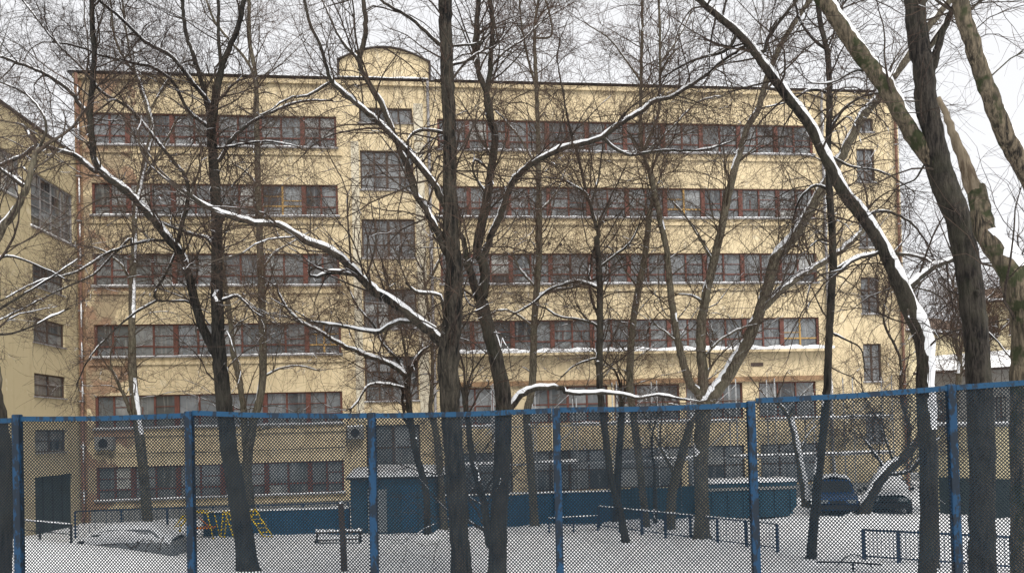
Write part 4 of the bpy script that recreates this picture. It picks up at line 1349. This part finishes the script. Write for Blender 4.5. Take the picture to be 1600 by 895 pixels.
# left dark tree
tree('bare_tree', 'black barked forked tree with snowy limbs, left of the blue hut', 23.4, 'bark_black', [
    ([(348, 578), (333, 545), (318, 515), (306, 480), (298, 440), (284, 400), (262, 372), (232, 335), (200, 302), (168, 278), (150, 255), (144, 215), (142, 175), (148, 110), (147, 60), (146, -40)], 17, 7, -1.2, {'snow': 1.0}),
    ([(148, 268), (120, 245), (100, 238), (60, 228), (30, 244), (-30, 265)], 8, 5, -0.6),
    ([(139, 180), (122, 160), (110, 144), (92, 130), (70, 116), (30, 100), (-30, 78)], 8, 4, 0.8),
    ([(276, 388), (284, 350), (294, 310), (290, 278), (268, 248), (235, 208), (201, 168), (161, 144), (127, 104), (84, 60), (34, -5)], 8, 3, 1.0),
    ([(331, 202), (318, 140), (310, 110), (302, 84), (288, 40), (284, -30)], 9, 6, 0.6),
    ([(333, 190), (345, 110), (357, 75), (372, 40), (386, -30)], 12, 8, -0.5),
    ([(346, 105), (342, 60), (344, -30)], 7, 5, 0.5),
    ([(330, 168), (302, 131), (268, 89), (228, 67), (188, 30), (148, -5), (120, -40)], 8, 4, -1.2),
    ([(328, 204), (295, 174), (272, 131), (241, 107), (201, 97), (158, 87), (127, 75), (84, 66)], 7, 3, 0.9),
    ([(344, 250), (362, 218), (395, 190), (430, 172), (470, 158), (520, 155)], 7, 3, 1.2),
    ([(342, 232), (380, 226), (420, 222), (470, 232)], 4, 2, -0.8),
    ([(275, 395), (258, 430), (243, 455), (246, 470), (290, 472), (300, 478)], 4, 4, 0.4),
    ([(246, 468), (210, 490), (175, 520), (140, 560), (120, 600)], 4, 2, -0.8),
    ([(262, 375), (225, 378), (170, 395), (120, 425), (60, 440), (0, 470)], 5, 2, -1.5, {'snow': 0.9}),
    ([(338, 392), (322, 372), (300, 366), (262, 352), (240, 340)], 6, 4, 0.5, {'snow': 1.1}),
    ([(205, 372), (175, 400), (145, 430), (100, 450), (40, 480), (-20, 510)], 4, 2, 0.4),
    ([(346, 470), (358, 466), (372, 462), (380, 470)], 6, 4, -0.2, H),
], 11, trunk=[(388, 893, 37), (380, 830, 33), (371, 770, 30), (360, 700, 29), (352, 640, 27), (347, 575, 25), (344, 500, 21), (341, 420, 19), (340, 340, 18), (337, 270, 17), (333, 215, 16), (331, 180, 13)], dens=1.25, droop=0.10, twig='twig_dark', furrow=0.05, sides=20, trunk_snow=0.3)

# central furrowed tree
tree('bare_tree', 'thick straight central tree with deeply furrowed bark', 18.5, 'bark_furrow', [
    ([(690, 535), (665, 513), (635, 488), (610, 470), (588, 457), (570, 440), (557, 427), (534, 404), (510, 390), (484, 380), (460, 366), (437, 354), (400, 349), (370, 342), (342, 332), (322, 320), (300, 302)], 17, 6, -1.8, {'snow': 1.7, 'thick': 0.75}),
    ([(561, 432), (545, 428), (527, 426), (510, 428), (496, 433), (485, 431), (482, 424), (489, 417)], 8, 4, -0.4, {'snow': 1.7, 'thick': 1.1}),
    ([(655, 507), (636, 503), (618, 505), (600, 515), (588, 520), (566, 516), (544, 511), (510, 506), (480, 502)], 8, 4, 0.9, {'snow': 1.5, 'thick': 0.9}),
    ([(692, 530), (697, 510), (693, 480), (688, 462), (672, 458), (648, 455), (636, 440)], 7, 4, -0.6, {'snow': 1.6, 'thick': 1.0}),
    ([(700, 398), (690, 378), (680, 355), (665, 327), (648, 300), (640, 270), (628, 240), (615, 208), (598, 168), (574, 124), (561, 94), (571, 44), (564, -30)], 13, 8, 0.9, {'snow': 1.0}),
    ([(693, 318), (682, 295), (668, 275), (655, 258), (631, 231), (601, 201), (568, 171), (534, 144), (514, 124), (501, 77), (480, 30), (470, -30)], 12, 4, -1.2, {'snow': 1.1}),
    ([(562, 95), (534, 64), (517, 30), (501, -10)], 6, 4, 0.6),
    ([(693, 208), (672, 204), (655, 205), (642, 214), (635, 228)], 6, 4, -0.3),
    ([(690, 72), (665, 50), (640, 28), (600, 5), (580, -20)], 7, 4, -0.8),
    ([(712, 100), (730, 95), (742, 88), (760, 75)], 5, 3, 0.6),
    ([(712, 72), (735, 70), (752, 68)], 4, 3, -0.5),
    ([(516, 128), (480, 150), (450, 155), (420, 175), (398, 182)], 5, 2, 0.8),
], 12, trunk=[(721, 893, 34), (716, 800, 33), (710, 700, 33), (702, 600, 34), (701, 560, 36), (707, 500, 31), (711, 430, 28), (706, 380, 27), (704, 300, 24), (703, 200, 22), (699, 100, 22), (697, 40, 23), (695, -60, 22)], dens=1.0, furrow=0.16, sides=36, twig='twig', trunk_snow=0.2)

# tree just right of the centre
tree('bare_tree', 'dark tree with a long snowy limb reaching right, beside the central trunk', 21.0, 'bark_dark', [
    ([(753, 470), (742, 448), (732, 415), (727, 390), (722, 370)], 18, 8, -0.4, {'snow': 1.8, 'thick': 0.6}),
    ([(754, 460), (758, 420), (747, 397), (749, 367), (759, 327), (764, 296), (769, 255), (774, 218), (765, 181), (759, 144), (750, 124), (743, 95), (742, 67), (752, -30)], 19, 8, 0.6, {'snow': 1.0}),
    ([(757, 398), (766, 372), (778, 345), (795, 300), (806, 278), (822, 263), (850, 245), (875, 234), (894, 228), (918, 222), (941, 214), (968, 194), (1001, 174), (1025, 156), (1048, 151), (1078, 134), (1102, 117), (1135, 90), (1165, 70)], 13, 4, -1.3, {'snow': 1.7, 'thick': 0.85}),
    ([(760, 146), (766, 100), (769, 44), (764, -30)], 10, 7, -0.4),
    ([(941, 216), (960, 232), (985, 243), (1003, 240), (1040, 236), (1100, 235), (1150, 220)], 6, 3, 1.2),
    ([(757, 300), (740, 270), (742, 250), (760, 262)], 5, 4, 0.3, H),
    ([(768, 105), (790, 80), (820, 60), (850, 30)], 4, 2, 0.8),
    ([(799, 636), (815, 618), (832, 608), (852, 605), (880, 606)], 10, 8, -0.6, {'snow': 1.9, 'thick': 1.2, 'bare': True}),
    ([(882, 612), (905, 615), (940, 614), (975, 617), (1000, 622), (1025, 618), (1045, 620), (1100, 630)], 7, 3, 0.2, {'snow': 1.9, 'thick': 1.1}),
    ([(766, 850), (755, 783), (739, 722), (730, 660), (722, 610)], 15, 9, 0.5, {'snow': 0.5}),
], 13, trunk=[(777, 893, 32), (779, 813, 30), (783, 746, 29), (786, 679, 29), (787, 620, 28), (776, 562, 26), (762, 510, 24), (753, 472, 23)], dens=1.15, furrow=0.07, sides=20, trunk_snow=0.35)

# pale trees behind
tree('bare_tree', 'pale slim tree with a snow patch before the left windows', 32.0, 'bark_pale', [
    ([(207, 655), (198, 630), (185, 600), (172, 575)], 8, 4, -0.5, {'snow': 1.2}),
    ([(205, 440), (190, 415), (165, 395), (140, 385)], 5, 3, -0.6),
    ([(209, 320), (225, 280), (250, 240), (275, 190)], 5, 3, 0.7),
    ([(230, 180), (260, 130), (290, 90)], 4, 2, 0.7),
    ([(206, 110), (180, 60), (172, -20)], 5, 3, -0.5),
], 14, trunk=[(233, 842, 18), (227, 780, 17), (220, 710, 17), (212, 650, 16), (205, 590, 15), (203, 520, 12), (203, 440, 12), (206, 380, 10), (208, 320, 9), (224, 240, 9), (234, 195, 9), (217, 135, 8), (203, 90, 7), (193, 40, 6), (185, -30, 5)], dens=0.8, twig='twig_red', branch='branch_pale', trunk_snow=0.8, plaster=(0.8, -0.6, 0.1), zmin=4.0)
tree('bare_tree', 'pale twin stemmed tree behind the left dark trunk', 32.5, 'bark_pale', [
    ([(386, 730), (382, 662), (376, 605), (366, 555), (360, 495), (352, 440), (345, 380)], 13, 7, 0.4),
    ([(402, 134), (389, 100), (362, 67), (335, 34), (318, -10)], 6, 4, -0.7),
    ([(410, 420), (430, 395), (455, 380), (490, 360)], 4, 2, 0.8),
    ([(408, 300), (385, 270), (360, 255)], 4, 2, -0.6),
    ([(413, 590), (440, 575), (470, 572), (500, 580)], 4, 2, 0.6),
], 15, trunk=[(394, 838, 20), (389, 780, 19), (386, 730, 18), (396, 665, 14), (411, 600, 13), (412, 500, 13), (408, 400, 12), (405, 300, 11), (403, 200, 9), (400, 120, 8), (390, 60, 7), (389, -30, 6)], dens=0.8, twig='twig_red', branch='branch_pale')
tree('bare_tree', 'small many branched tree in front of the stair windows', 30.5, 'bark_dark', [
    ([(636, 590), (620, 575), (601, 565), (568, 553), (545, 543), (520, 531), (495, 515), (467, 501), (440, 470), (430, 444)], 9, 3, -0.9, {'snow': 1.6, 'thick': 1.0}),
    ([(634, 588), (620, 560), (600, 540), (585, 510), (560, 480), (545, 450)], 6, 3, 0.9),
    ([(638, 600), (646, 570), (660, 550), (676, 540)], 6, 4, -0.4, H),
    ([(636, 620), (640, 590), (635, 560), (628, 520), (622, 480), (618, 440)], 6, 3, 0.6),
    ([(636, 605), (600, 600), (575, 603), (560, 625), (545, 640)], 5, 3, -0.8, H),
    ([(650, 690), (632, 650), (628, 610)], 7, 5, 0.4),
], 16, trunk=[(668, 836, 13), (667, 790, 12), (664, 755, 12), (655, 725, 12), (647, 690, 11), (641, 645, 11), (636, 600, 10)], dens=1.6, twig='twig_red', branch='branch_dark')
tree('bare_tree', 'thin pale stem half hidden behind the central trunk', 32.0, 'bark_pale', [
    ([(672, 650), (676, 560), (668, 480), (660, 420)], 8, 4, 0.5),
    ([(665, 445), (690, 400), (720, 350)], 4, 2, 0.5),
], 17, trunk=[(694, 832, 14), (690, 770, 13), (685, 700, 12), (676, 650, 11)], dens=1.4, twig='twig_red', branch='branch_pale')
tree('bare_tree', 'slim grey tree rising beside the third fence post from the right', 32.0, 'bark_pale', [
    ([(838, 140), (818, 60), (810, -20)], 5, 3, -0.6),
    ([(840, 60), (862, 55), (858, 20), (846, -20)], 4, 3, 0.5),
    ([(842, 270), (815, 220), (790, 190), (770, 170)], 5, 2, 0.7),
    ([(838, 460), (860, 455), (890, 450), (922, 440)], 6, 4, -0.5, {'snow': 1.0}),
    ([(838, 450), (815, 425), (800, 398)], 5, 3, 0.6, {'snow': 1.0}),
    ([(834, 510), (805, 490), (780, 485), (750, 500)], 5, 2, -0.6),
    ([(841, 330), (870, 300), (885, 260)], 4, 2, 0.6),
], 18, trunk=[(836, 825, 15), (829, 730, 14), (823, 650, 14), (832, 600, 13), (835, 500, 12), (842, 400, 11), (842, 300, 10), (840, 200, 8), (838, 130, 7), (835, 67, 6), (838, 20, 5), (848, -30, 4)], dens=1.1, twig='twig_red', branch='branch_pale')
tree('bare_tree', 'dark slim tree with a curved foot right of the centre', 27.3, 'bark_dark', [
    ([(936, 370), (926, 334), (917, 305), (895, 290), (880, 280)], 8, 4, -0.5, {'snow': 1.2}),
    ([(922, 320), (935, 280), (940, 240)], 5, 3, 0.6),
    ([(937, 515), (925, 505), (900, 498), (875, 495), (850, 480)], 5, 3, -0.6),
    ([(936, 500), (925, 470), (920, 440), (922, 410)], 5, 4, 0.4, H),
    ([(936, 450), (905, 440), (880, 445), (855, 455), (830, 475), (800, 490)], 6, 3, 0.8, {'snow': 1.2}),
    ([(935, 420), (960, 400), (985, 380), (1000, 350)], 5, 2, -0.7),
    ([(917, 308), (905, 250), (890, 200), (880, 150), (870, 90)], 6, 3, 0.5),
    ([(935, 560), (900, 570), (875, 590)], 4, 2, 0.5),
], 19, trunk=[(978, 850, 13), (970, 805, 13), (958, 765, 12), (951, 729, 12), (944, 670, 12), (937, 600, 12), (937, 501, 12), (936, 434, 11), (932, 370, 10)], dens=1.3, twig='twig', branch='branch_dark')
tree('bare_tree', 'short straight stem behind the curved dark tree', 33.0, 'bark_dark', [
    ([(971, 640), (968, 600), (960, 580), (955, 575)], 7, 4, 0.3, {'snow': 1.8, 'thick': 1.3}),
    ([(971, 640), (980, 600), (990, 570)], 5, 3, -0.3, H),
], 20, trunk=[(963, 817, 13), (965, 740, 13), (970, 665, 12), (971, 630, 11)], dens=1.3, twig='twig_red')
tree('bare_tree', 'slim leaning pale tree left of the forked pair', 31.0, 'bark_pale', [
    ([(1016, 330), (1021, 300), (1010, 255), (1001, 215), (1001, 134), (1001, 60), (1000, -30)], 8, 5, 0.4),
    ([(1006, 235), (1028, 180), (1031, 134), (1030, 40), (1026, -20)], 6, 4, -0.5),
    ([(998, 451), (975, 420), (955, 390), (940, 385)], 4, 2, -0.6),
    ([(1001, 130), (975, 90), (950, 60), (920, 40)], 4, 2, 0.7),
    ([(1029, 100), (1060, 60), (1080, 20)], 4, 2, 0.5),
    ([(1004, 240), (1050, 200), (1090, 160), (1130, 150)], 4, 2, 0.7),
], 21, trunk=[(1010, 826, 13), (1000, 730, 13), (990, 650, 13), (984, 600, 13), (988, 518, 12), (998, 451, 12), (1008, 400, 11), (1016, 330, 10)], dens=1.1, twig='twig_red', branch='branch_pale')
tree('bare_tree', 'forked tree with one arm sweeping far to the upper right', 27.6, 'bark_pale', [
    ([(1101, 632), (1090, 612), (1078, 598), (1068, 568), (1058, 528), (1048, 468), (1041, 400), (1031, 350), (1020, 300), (1012, 260)], 15, 9, 0.8, {'snow': 0.8}),
    ([(1102, 632), (1118, 612), (1135, 590), (1150, 565), (1164, 541), (1182, 501), (1200, 450), (1213, 404), (1237, 378), (1260, 340), (1277, 310), (1311, 255), (1344, 191), (1374, 151), (1415, 94), (1448, 44), (1490, -10)], 23, 11, -1.6, {'snow': 1.25, 'thick': 0.55}),
    ([(1192, 482), (1212, 462), (1234, 444), (1267, 421), (1294, 404), (1315, 390), (1334, 374), (1350, 358)], 13, 8, 0.7, {'snow': 1.9, 'thick': 0.8}),
    ([(1100, 625), (1098, 585), (1095, 518), (1102, 468), (1115, 410), (1129, 350), (1140, 297), (1152, 251), (1162, 218), (1170, 194), (1186, 168), (1196, 127), (1207, 97), (1222, 65), (1250, 18), (1275, -20)], 19, 8, 1.2, {'snow': 0.5}),
    ([(1100, 640), (1060, 634), (1040, 630)], 4, 3, -0.3, B0),
    ([(1099, 560), (1112, 545), (1130, 528), (1165, 510), (1190, 505)], 5, 2, -0.6, {'snow': 1.2}),
    ([(1102, 472), (1080, 462), (1055, 460)], 5, 2, 0.5, {'snow': 1.2}),
    ([(1115, 410), (1085, 360), (1065, 330), (1045, 310)], 4, 2, -0.5),
    ([(1060, 535), (1035, 515), (1020, 505)], 4, 2, -0.4, H),
], 22, trunk=[(1097, 843, 27), (1096, 780, 25), (1095, 700, 25), (1098, 655, 27), (1101, 628, 24)], dens=0.9, twig='twig', branch='branch_pale', sides=18)
tree('bare_tree', 'leaning stem with a snowy fork left of the forked tree', 30.5, 'bark_pale', [
    ([(1056, 745), (1048, 730), (1038, 712), (1030, 695)], 8, 5, -0.4, {'snow': 1.8, 'thick': 1.0}),
    ([(1078, 662), (1090, 640), (1100, 600), (1112, 570)], 10, 5, 0.5, {'snow': 1.4}),
], 23, trunk=[(1046, 827, 18), (1050, 770, 17), (1063, 715, 15), (1078, 662, 13)], dens=0.8, twig='twig_red', branch='branch_pale', trunk_snow=1.2)
tree('bare_tree', 'tall thin black trunk with hanging twigs at right', 22.6, 'bark_black', [
    ([(1296, 80), (1270, 60), (1250, 30), (1240, -10)], 6, 4, 0.6),
    ([(1302, 424), (1320, 412), (1340, 402), (1366, 396), (1400, 396)], 6, 4, 0.5, {'snow': 1.0}),
    ([(1300, 300), (1275, 290), (1250, 310), (1240, 340)], 6, 3, 0.6, {'snow': 0.9}),
    ([(1299, 200), (1320, 170), (1350, 150), (1385, 145)], 5, 3, -0.6),
    ([(1297, 520), (1320, 530), (1345, 545), (1352, 580)], 4, 2, 0.6),
    ([(1300, 380), (1280, 375), (1262, 390)], 4, 2, -0.6),
    ([(1300, 150), (1270, 140), (1230, 160), (1190, 170)], 5, 2, -0.8),
], 24, trunk=[(1267, 878, 17), (1277, 763, 15), (1286, 680, 14), (1293, 600, 13), (1296, 535, 13), (1301, 468, 13), (1302, 400, 13), (1298, 300, 12), (1297, 235, 11), (1300, 134, 10), (1295, 74, 9), (1285, 20, 9), (1280, -40, 8)], dens=1.0, droop=0.35, up=-0.02, twig='twig_dark', tl=1.1)
tree('bare_tree', 'slanting trunk plastered with snow along its upper side, right of centre', 19.5, 'bark_dark', [
    ([(1412, 460), (1421, 449), (1441, 431), (1468, 414), (1494, 407), (1520, 410)], 14, 8, 1.2, {'snow': 1.9, 'thick': 0.8}),
    ([(1365, 398), (1345, 402), (1325, 412), (1311, 425)], 7, 5, -0.5, {'snow': 1.0}),
    ([(1376, 392), (1400, 396), (1430, 400), (1455, 410), (1480, 440)], 6, 3, 0.9),
    ([(1150, 56), (1140, 75), (1120, 85), (1102, 88), (1070, 100), (1035, 120)], 7, 3, 0.8),
    ([(1180, 86), (1195, 80), (1200, 60), (1235, 10)], 8, 5, -0.7),
    ([(1345, 340), (1380, 330), (1420, 345), (1450, 380)], 6, 3, 0.8, {'snow': 0.8}),
    ([(1290, 240), (1330, 260), (1380, 270), (1430, 300)], 5, 2, 0.9),
    ([(1118, 30), (1110, 70), (1108, 120)], 4, 2, 0.8),
], 25, trunk=[(1451, 893, 32), (1450, 763, 30), (1445, 662, 29), (1439, 600, 27), (1438, 551, 27), (1434, 521, 28), (1421, 488, 29), (1407, 458, 27), (1388, 421, 23), (1368, 377, 22), (1344, 337, 21), (1314, 300, 20), (1284, 236, 17), (1260, 195, 16), (1234, 161, 16), (1199, 114, 15), (1179, 84, 14), (1152, 54, 13), (1118, 27, 11), (1088, 0, 10), (1060, -30, 9)], dens=0.85, droop=0.35, up=-0.01, twig='twig_dark', sides=22, trunk_snow=1.5, furrow=0.05, tl=1.1, plaster=(0.75, -0.65, 0.1), zmin=3.6)
tree('bare_tree', 'massive dark trunk with a mossy limb leaning left, at right', 16.8, 'bark_dark', [
    ([(1462, 258), (1441, 231), (1415, 191), (1388, 141), (1351, 90), (1317, 40), (1291, 0), (1268, -40)], 30, 25, 0.5, {'snow': 1.3, 'thick': 0.35, 'bark': 'bark_moss', 'wide': 1.15}),
    ([(1456, 110), (1466, 70), (1478, 37), (1500, -15)], 14, 9, -0.5, {'snow': 0.3}),
    ([(1440, 90), (1462, 60), (1490, 15), (1510, -20)], 12, 10, 0.6, {'bark': 'bark_pale', 'snow': 0.8}),
    ([(1388, 145), (1370, 120), (1340, 110), (1300, 130), (1260, 130)], 5, 2, 0.7),
    ([(1460, 245), (1444, 258), (1428, 282), (1404, 292), (1380, 320), (1345, 345)], 4, 2, 0.6, {'snow': 0}),
    ([(1530, 475), (1525, 464), (1524, 458)], 14, 10, -0.25, {'snow': 1.6, 'bare': True}),
    ([(1522, 500), (1555, 530), (1580, 560)], 4, 2, 0.5),
], 26, trunk=[(1535, 893, 42), (1531, 750, 41), (1529, 628, 41), (1526, 535, 40), (1520, 468, 40), (1512, 400, 40), (1494, 334, 40), (1476, 290, 42), (1458, 235, 40), (1446, 170, 36), (1439, 110, 34), (1433, 50, 34), (1428, -10, 32), (1424, -60, 30)], dens=0.42, furrow=0.08, sides=32, trunk_snow=0.0)
tree('bare_tree', 'broken snow laden tree at the right edge with a stripped stump', 14.6, 'bark_moss', [
    ([(1598, 470), (1580, 425), (1560, 395), (1540, 368), (1530, 330), (1524, 298)], 50, 30, 0.6, {'snow': 2.0, 'thick': 0.5, 'bare': True, 'wide': 1.15}),
    ([(1526, 305), (1508, 258), (1490, 212), (1466, 153)], 27, 8, 0.4, {'bark': 'bark_raw', 'snow': 0.0, 'bare': True}),
    ([(1600, 440), (1625, 380), (1615, 300), (1590, 248), (1565, 205), (1542, 134), (1522, 74), (1502, 13), (1485, -40)], 34, 24, -0.6, {'snow': 2.2, 'thick': 0.45, 'wide': 1.35}),
    ([(1540, 130), (1570, 100), (1600, 80)], 3, 2, -0.5),
], 27, trunk=[(1600, 893, 40), (1597, 780, 40), (1593, 690, 40), (1598, 600, 42), (1604, 540, 46), (1602, 480, 50)], dens=0.32, furrow=0.14, sides=30, trunk_snow=0.8)
tree('bare_tree', 'rough dark trunk cut by the left edge of the view', 14.8, 'bark_dark', [
    ([(-8, 600), (-20, 540), (-35, 470), (-20, 400), (17, 337), (37, 300), (48, 265), (60, 232)], 24, 8, 0.6, {'snow': 1.0, 'bark': 'bark_pale'}),
    ([(34, 290), (20, 278), (0, 265), (-20, 250)], 7, 4, -0.4, {'snow': 1.7}),
    ([(-25, 420), (10, 400), (60, 415), (110, 440)], 5, 2, 0.6),
    ([(-30, 500), (20, 470), (70, 440), (130, 400)], 5, 2, 0.9),
    ([(-25, 520), (20, 520), (70, 500), (110, 480)], 5, 2, 0.4),
    ([(58, 235), (72, 205), (64, 175), (35, 145), (0, 130)], 5, 3, 0.7),
], 28, trunk=[(-2, 893, 42), (-2, 780, 42), (-4, 690, 42), (-8, 620, 36), (-10, 590, 30)], dens=0.9, furrow=0.14, sides=30, trunk_snow=0.8)
tree('bare_tree', 'small snow plastered tree beside the blue car', 36.5, 'bark_pale', [
    ([(1236, 665), (1225, 640), (1212, 630)], 6, 4, -0.3, H),
    ([(1247, 712), (1262, 680), (1280, 660)], 4, 2, 0.3),
], 29, trunk=[(1260, 796, 16), (1255, 750, 13), (1247, 712, 12), (1240, 679, 11), (1231, 645, 9)], dens=1.2, twig='twig_red', branch='branch_pale', trunk_snow=1.6, plaster=(0.5, -0.85, 0.1), zmin=0.4)
tree('bare_tree', 'fallen leaning trunk with snow in front of the dark car', 33.0, 'bark_dark', [
    ([(1384, 735), (1360, 700), (1345, 680)], 5, 3, -0.4, H),
    ([(1395, 725), (1385, 690), (1372, 655)], 5, 3, 0.4),
    ([(1418, 712), (1420, 670), (1408, 620), (1405, 560), (1380, 500), (1390, 440)], 7, 3, 0.5),
    ([(1380, 745), (1420, 735), (1450, 700), (1470, 680)], 7, 4, 0.5, H),
], 30, trunk=[(1350, 802, 20), (1362, 770, 19), (1382, 738, 18), (1402, 722, 17), (1421, 706, 16), (1436, 686, 12)], dens=1.7, twig='twig_red', trunk_snow=0.75)
tree('bare_tree', 'thin pole like sapling behind the forked tree', 32.2, 'bark_dark', [
    ([(1023, 736), (1018, 690), (1025, 650)], 5, 3, 0.3),
], 31, trunk=[(1024, 820, 8), (1024, 780, 7), (1023, 736, 6)], dens=1.4, twig='twig_red')
tree('bare_tree', 'slender crooked tree beyond the big dark trunk at right', 42.0, 'bark_pale', [
    ([(1500, 560), (1492, 520), (1500, 480), (1490, 440)], 6, 4, 0.5),
    ([(1500, 560), (1515, 500), (1560, 450)], 5, 3, -0.5),
    ([(1497, 580), (1560, 520), (1600, 480)], 4, 2, 0.5),
], 32, trunk=[(1480, 770, 12), (1485, 700, 11), (1490, 640, 11), (1498, 590, 10), (1501, 555, 8)], dens=2.2, twig='twig_red', branch='branch_pale')
# brushwood dumped in front of the buried car
p = ground(215, 880)
rng = np.random.default_rng(5)
e = empty('brushwood', (p.x, p.y, gh(p.x, p.y)))
for k in range(9):
    a = rng.uniform(0, 6.28); L = rng.uniform(0.4, 0.9); x0, y0 = rng.uniform(-1.2, 1.2), rng.uniform(-0.5, 0.5)
    pts = [(x0 + L * t * math.cos(a) + rng.normal(0, 0.04), y0 + 0.4 * L * t * math.sin(a), 0.02 + 0.45 * math.sin(2.2 * t) * rng.uniform(0.4, 1.0)) for t in (0, 0.25, 0.5, 0.75, 1)]
    MB().tube(pts, [0.018, 0.016, 0.014, 0.011, 0.006], 5).build('stick', M['wood'], e, True)
tag(e, 'pile of bare sticks in the snow beside the buried car', 'brushwood')
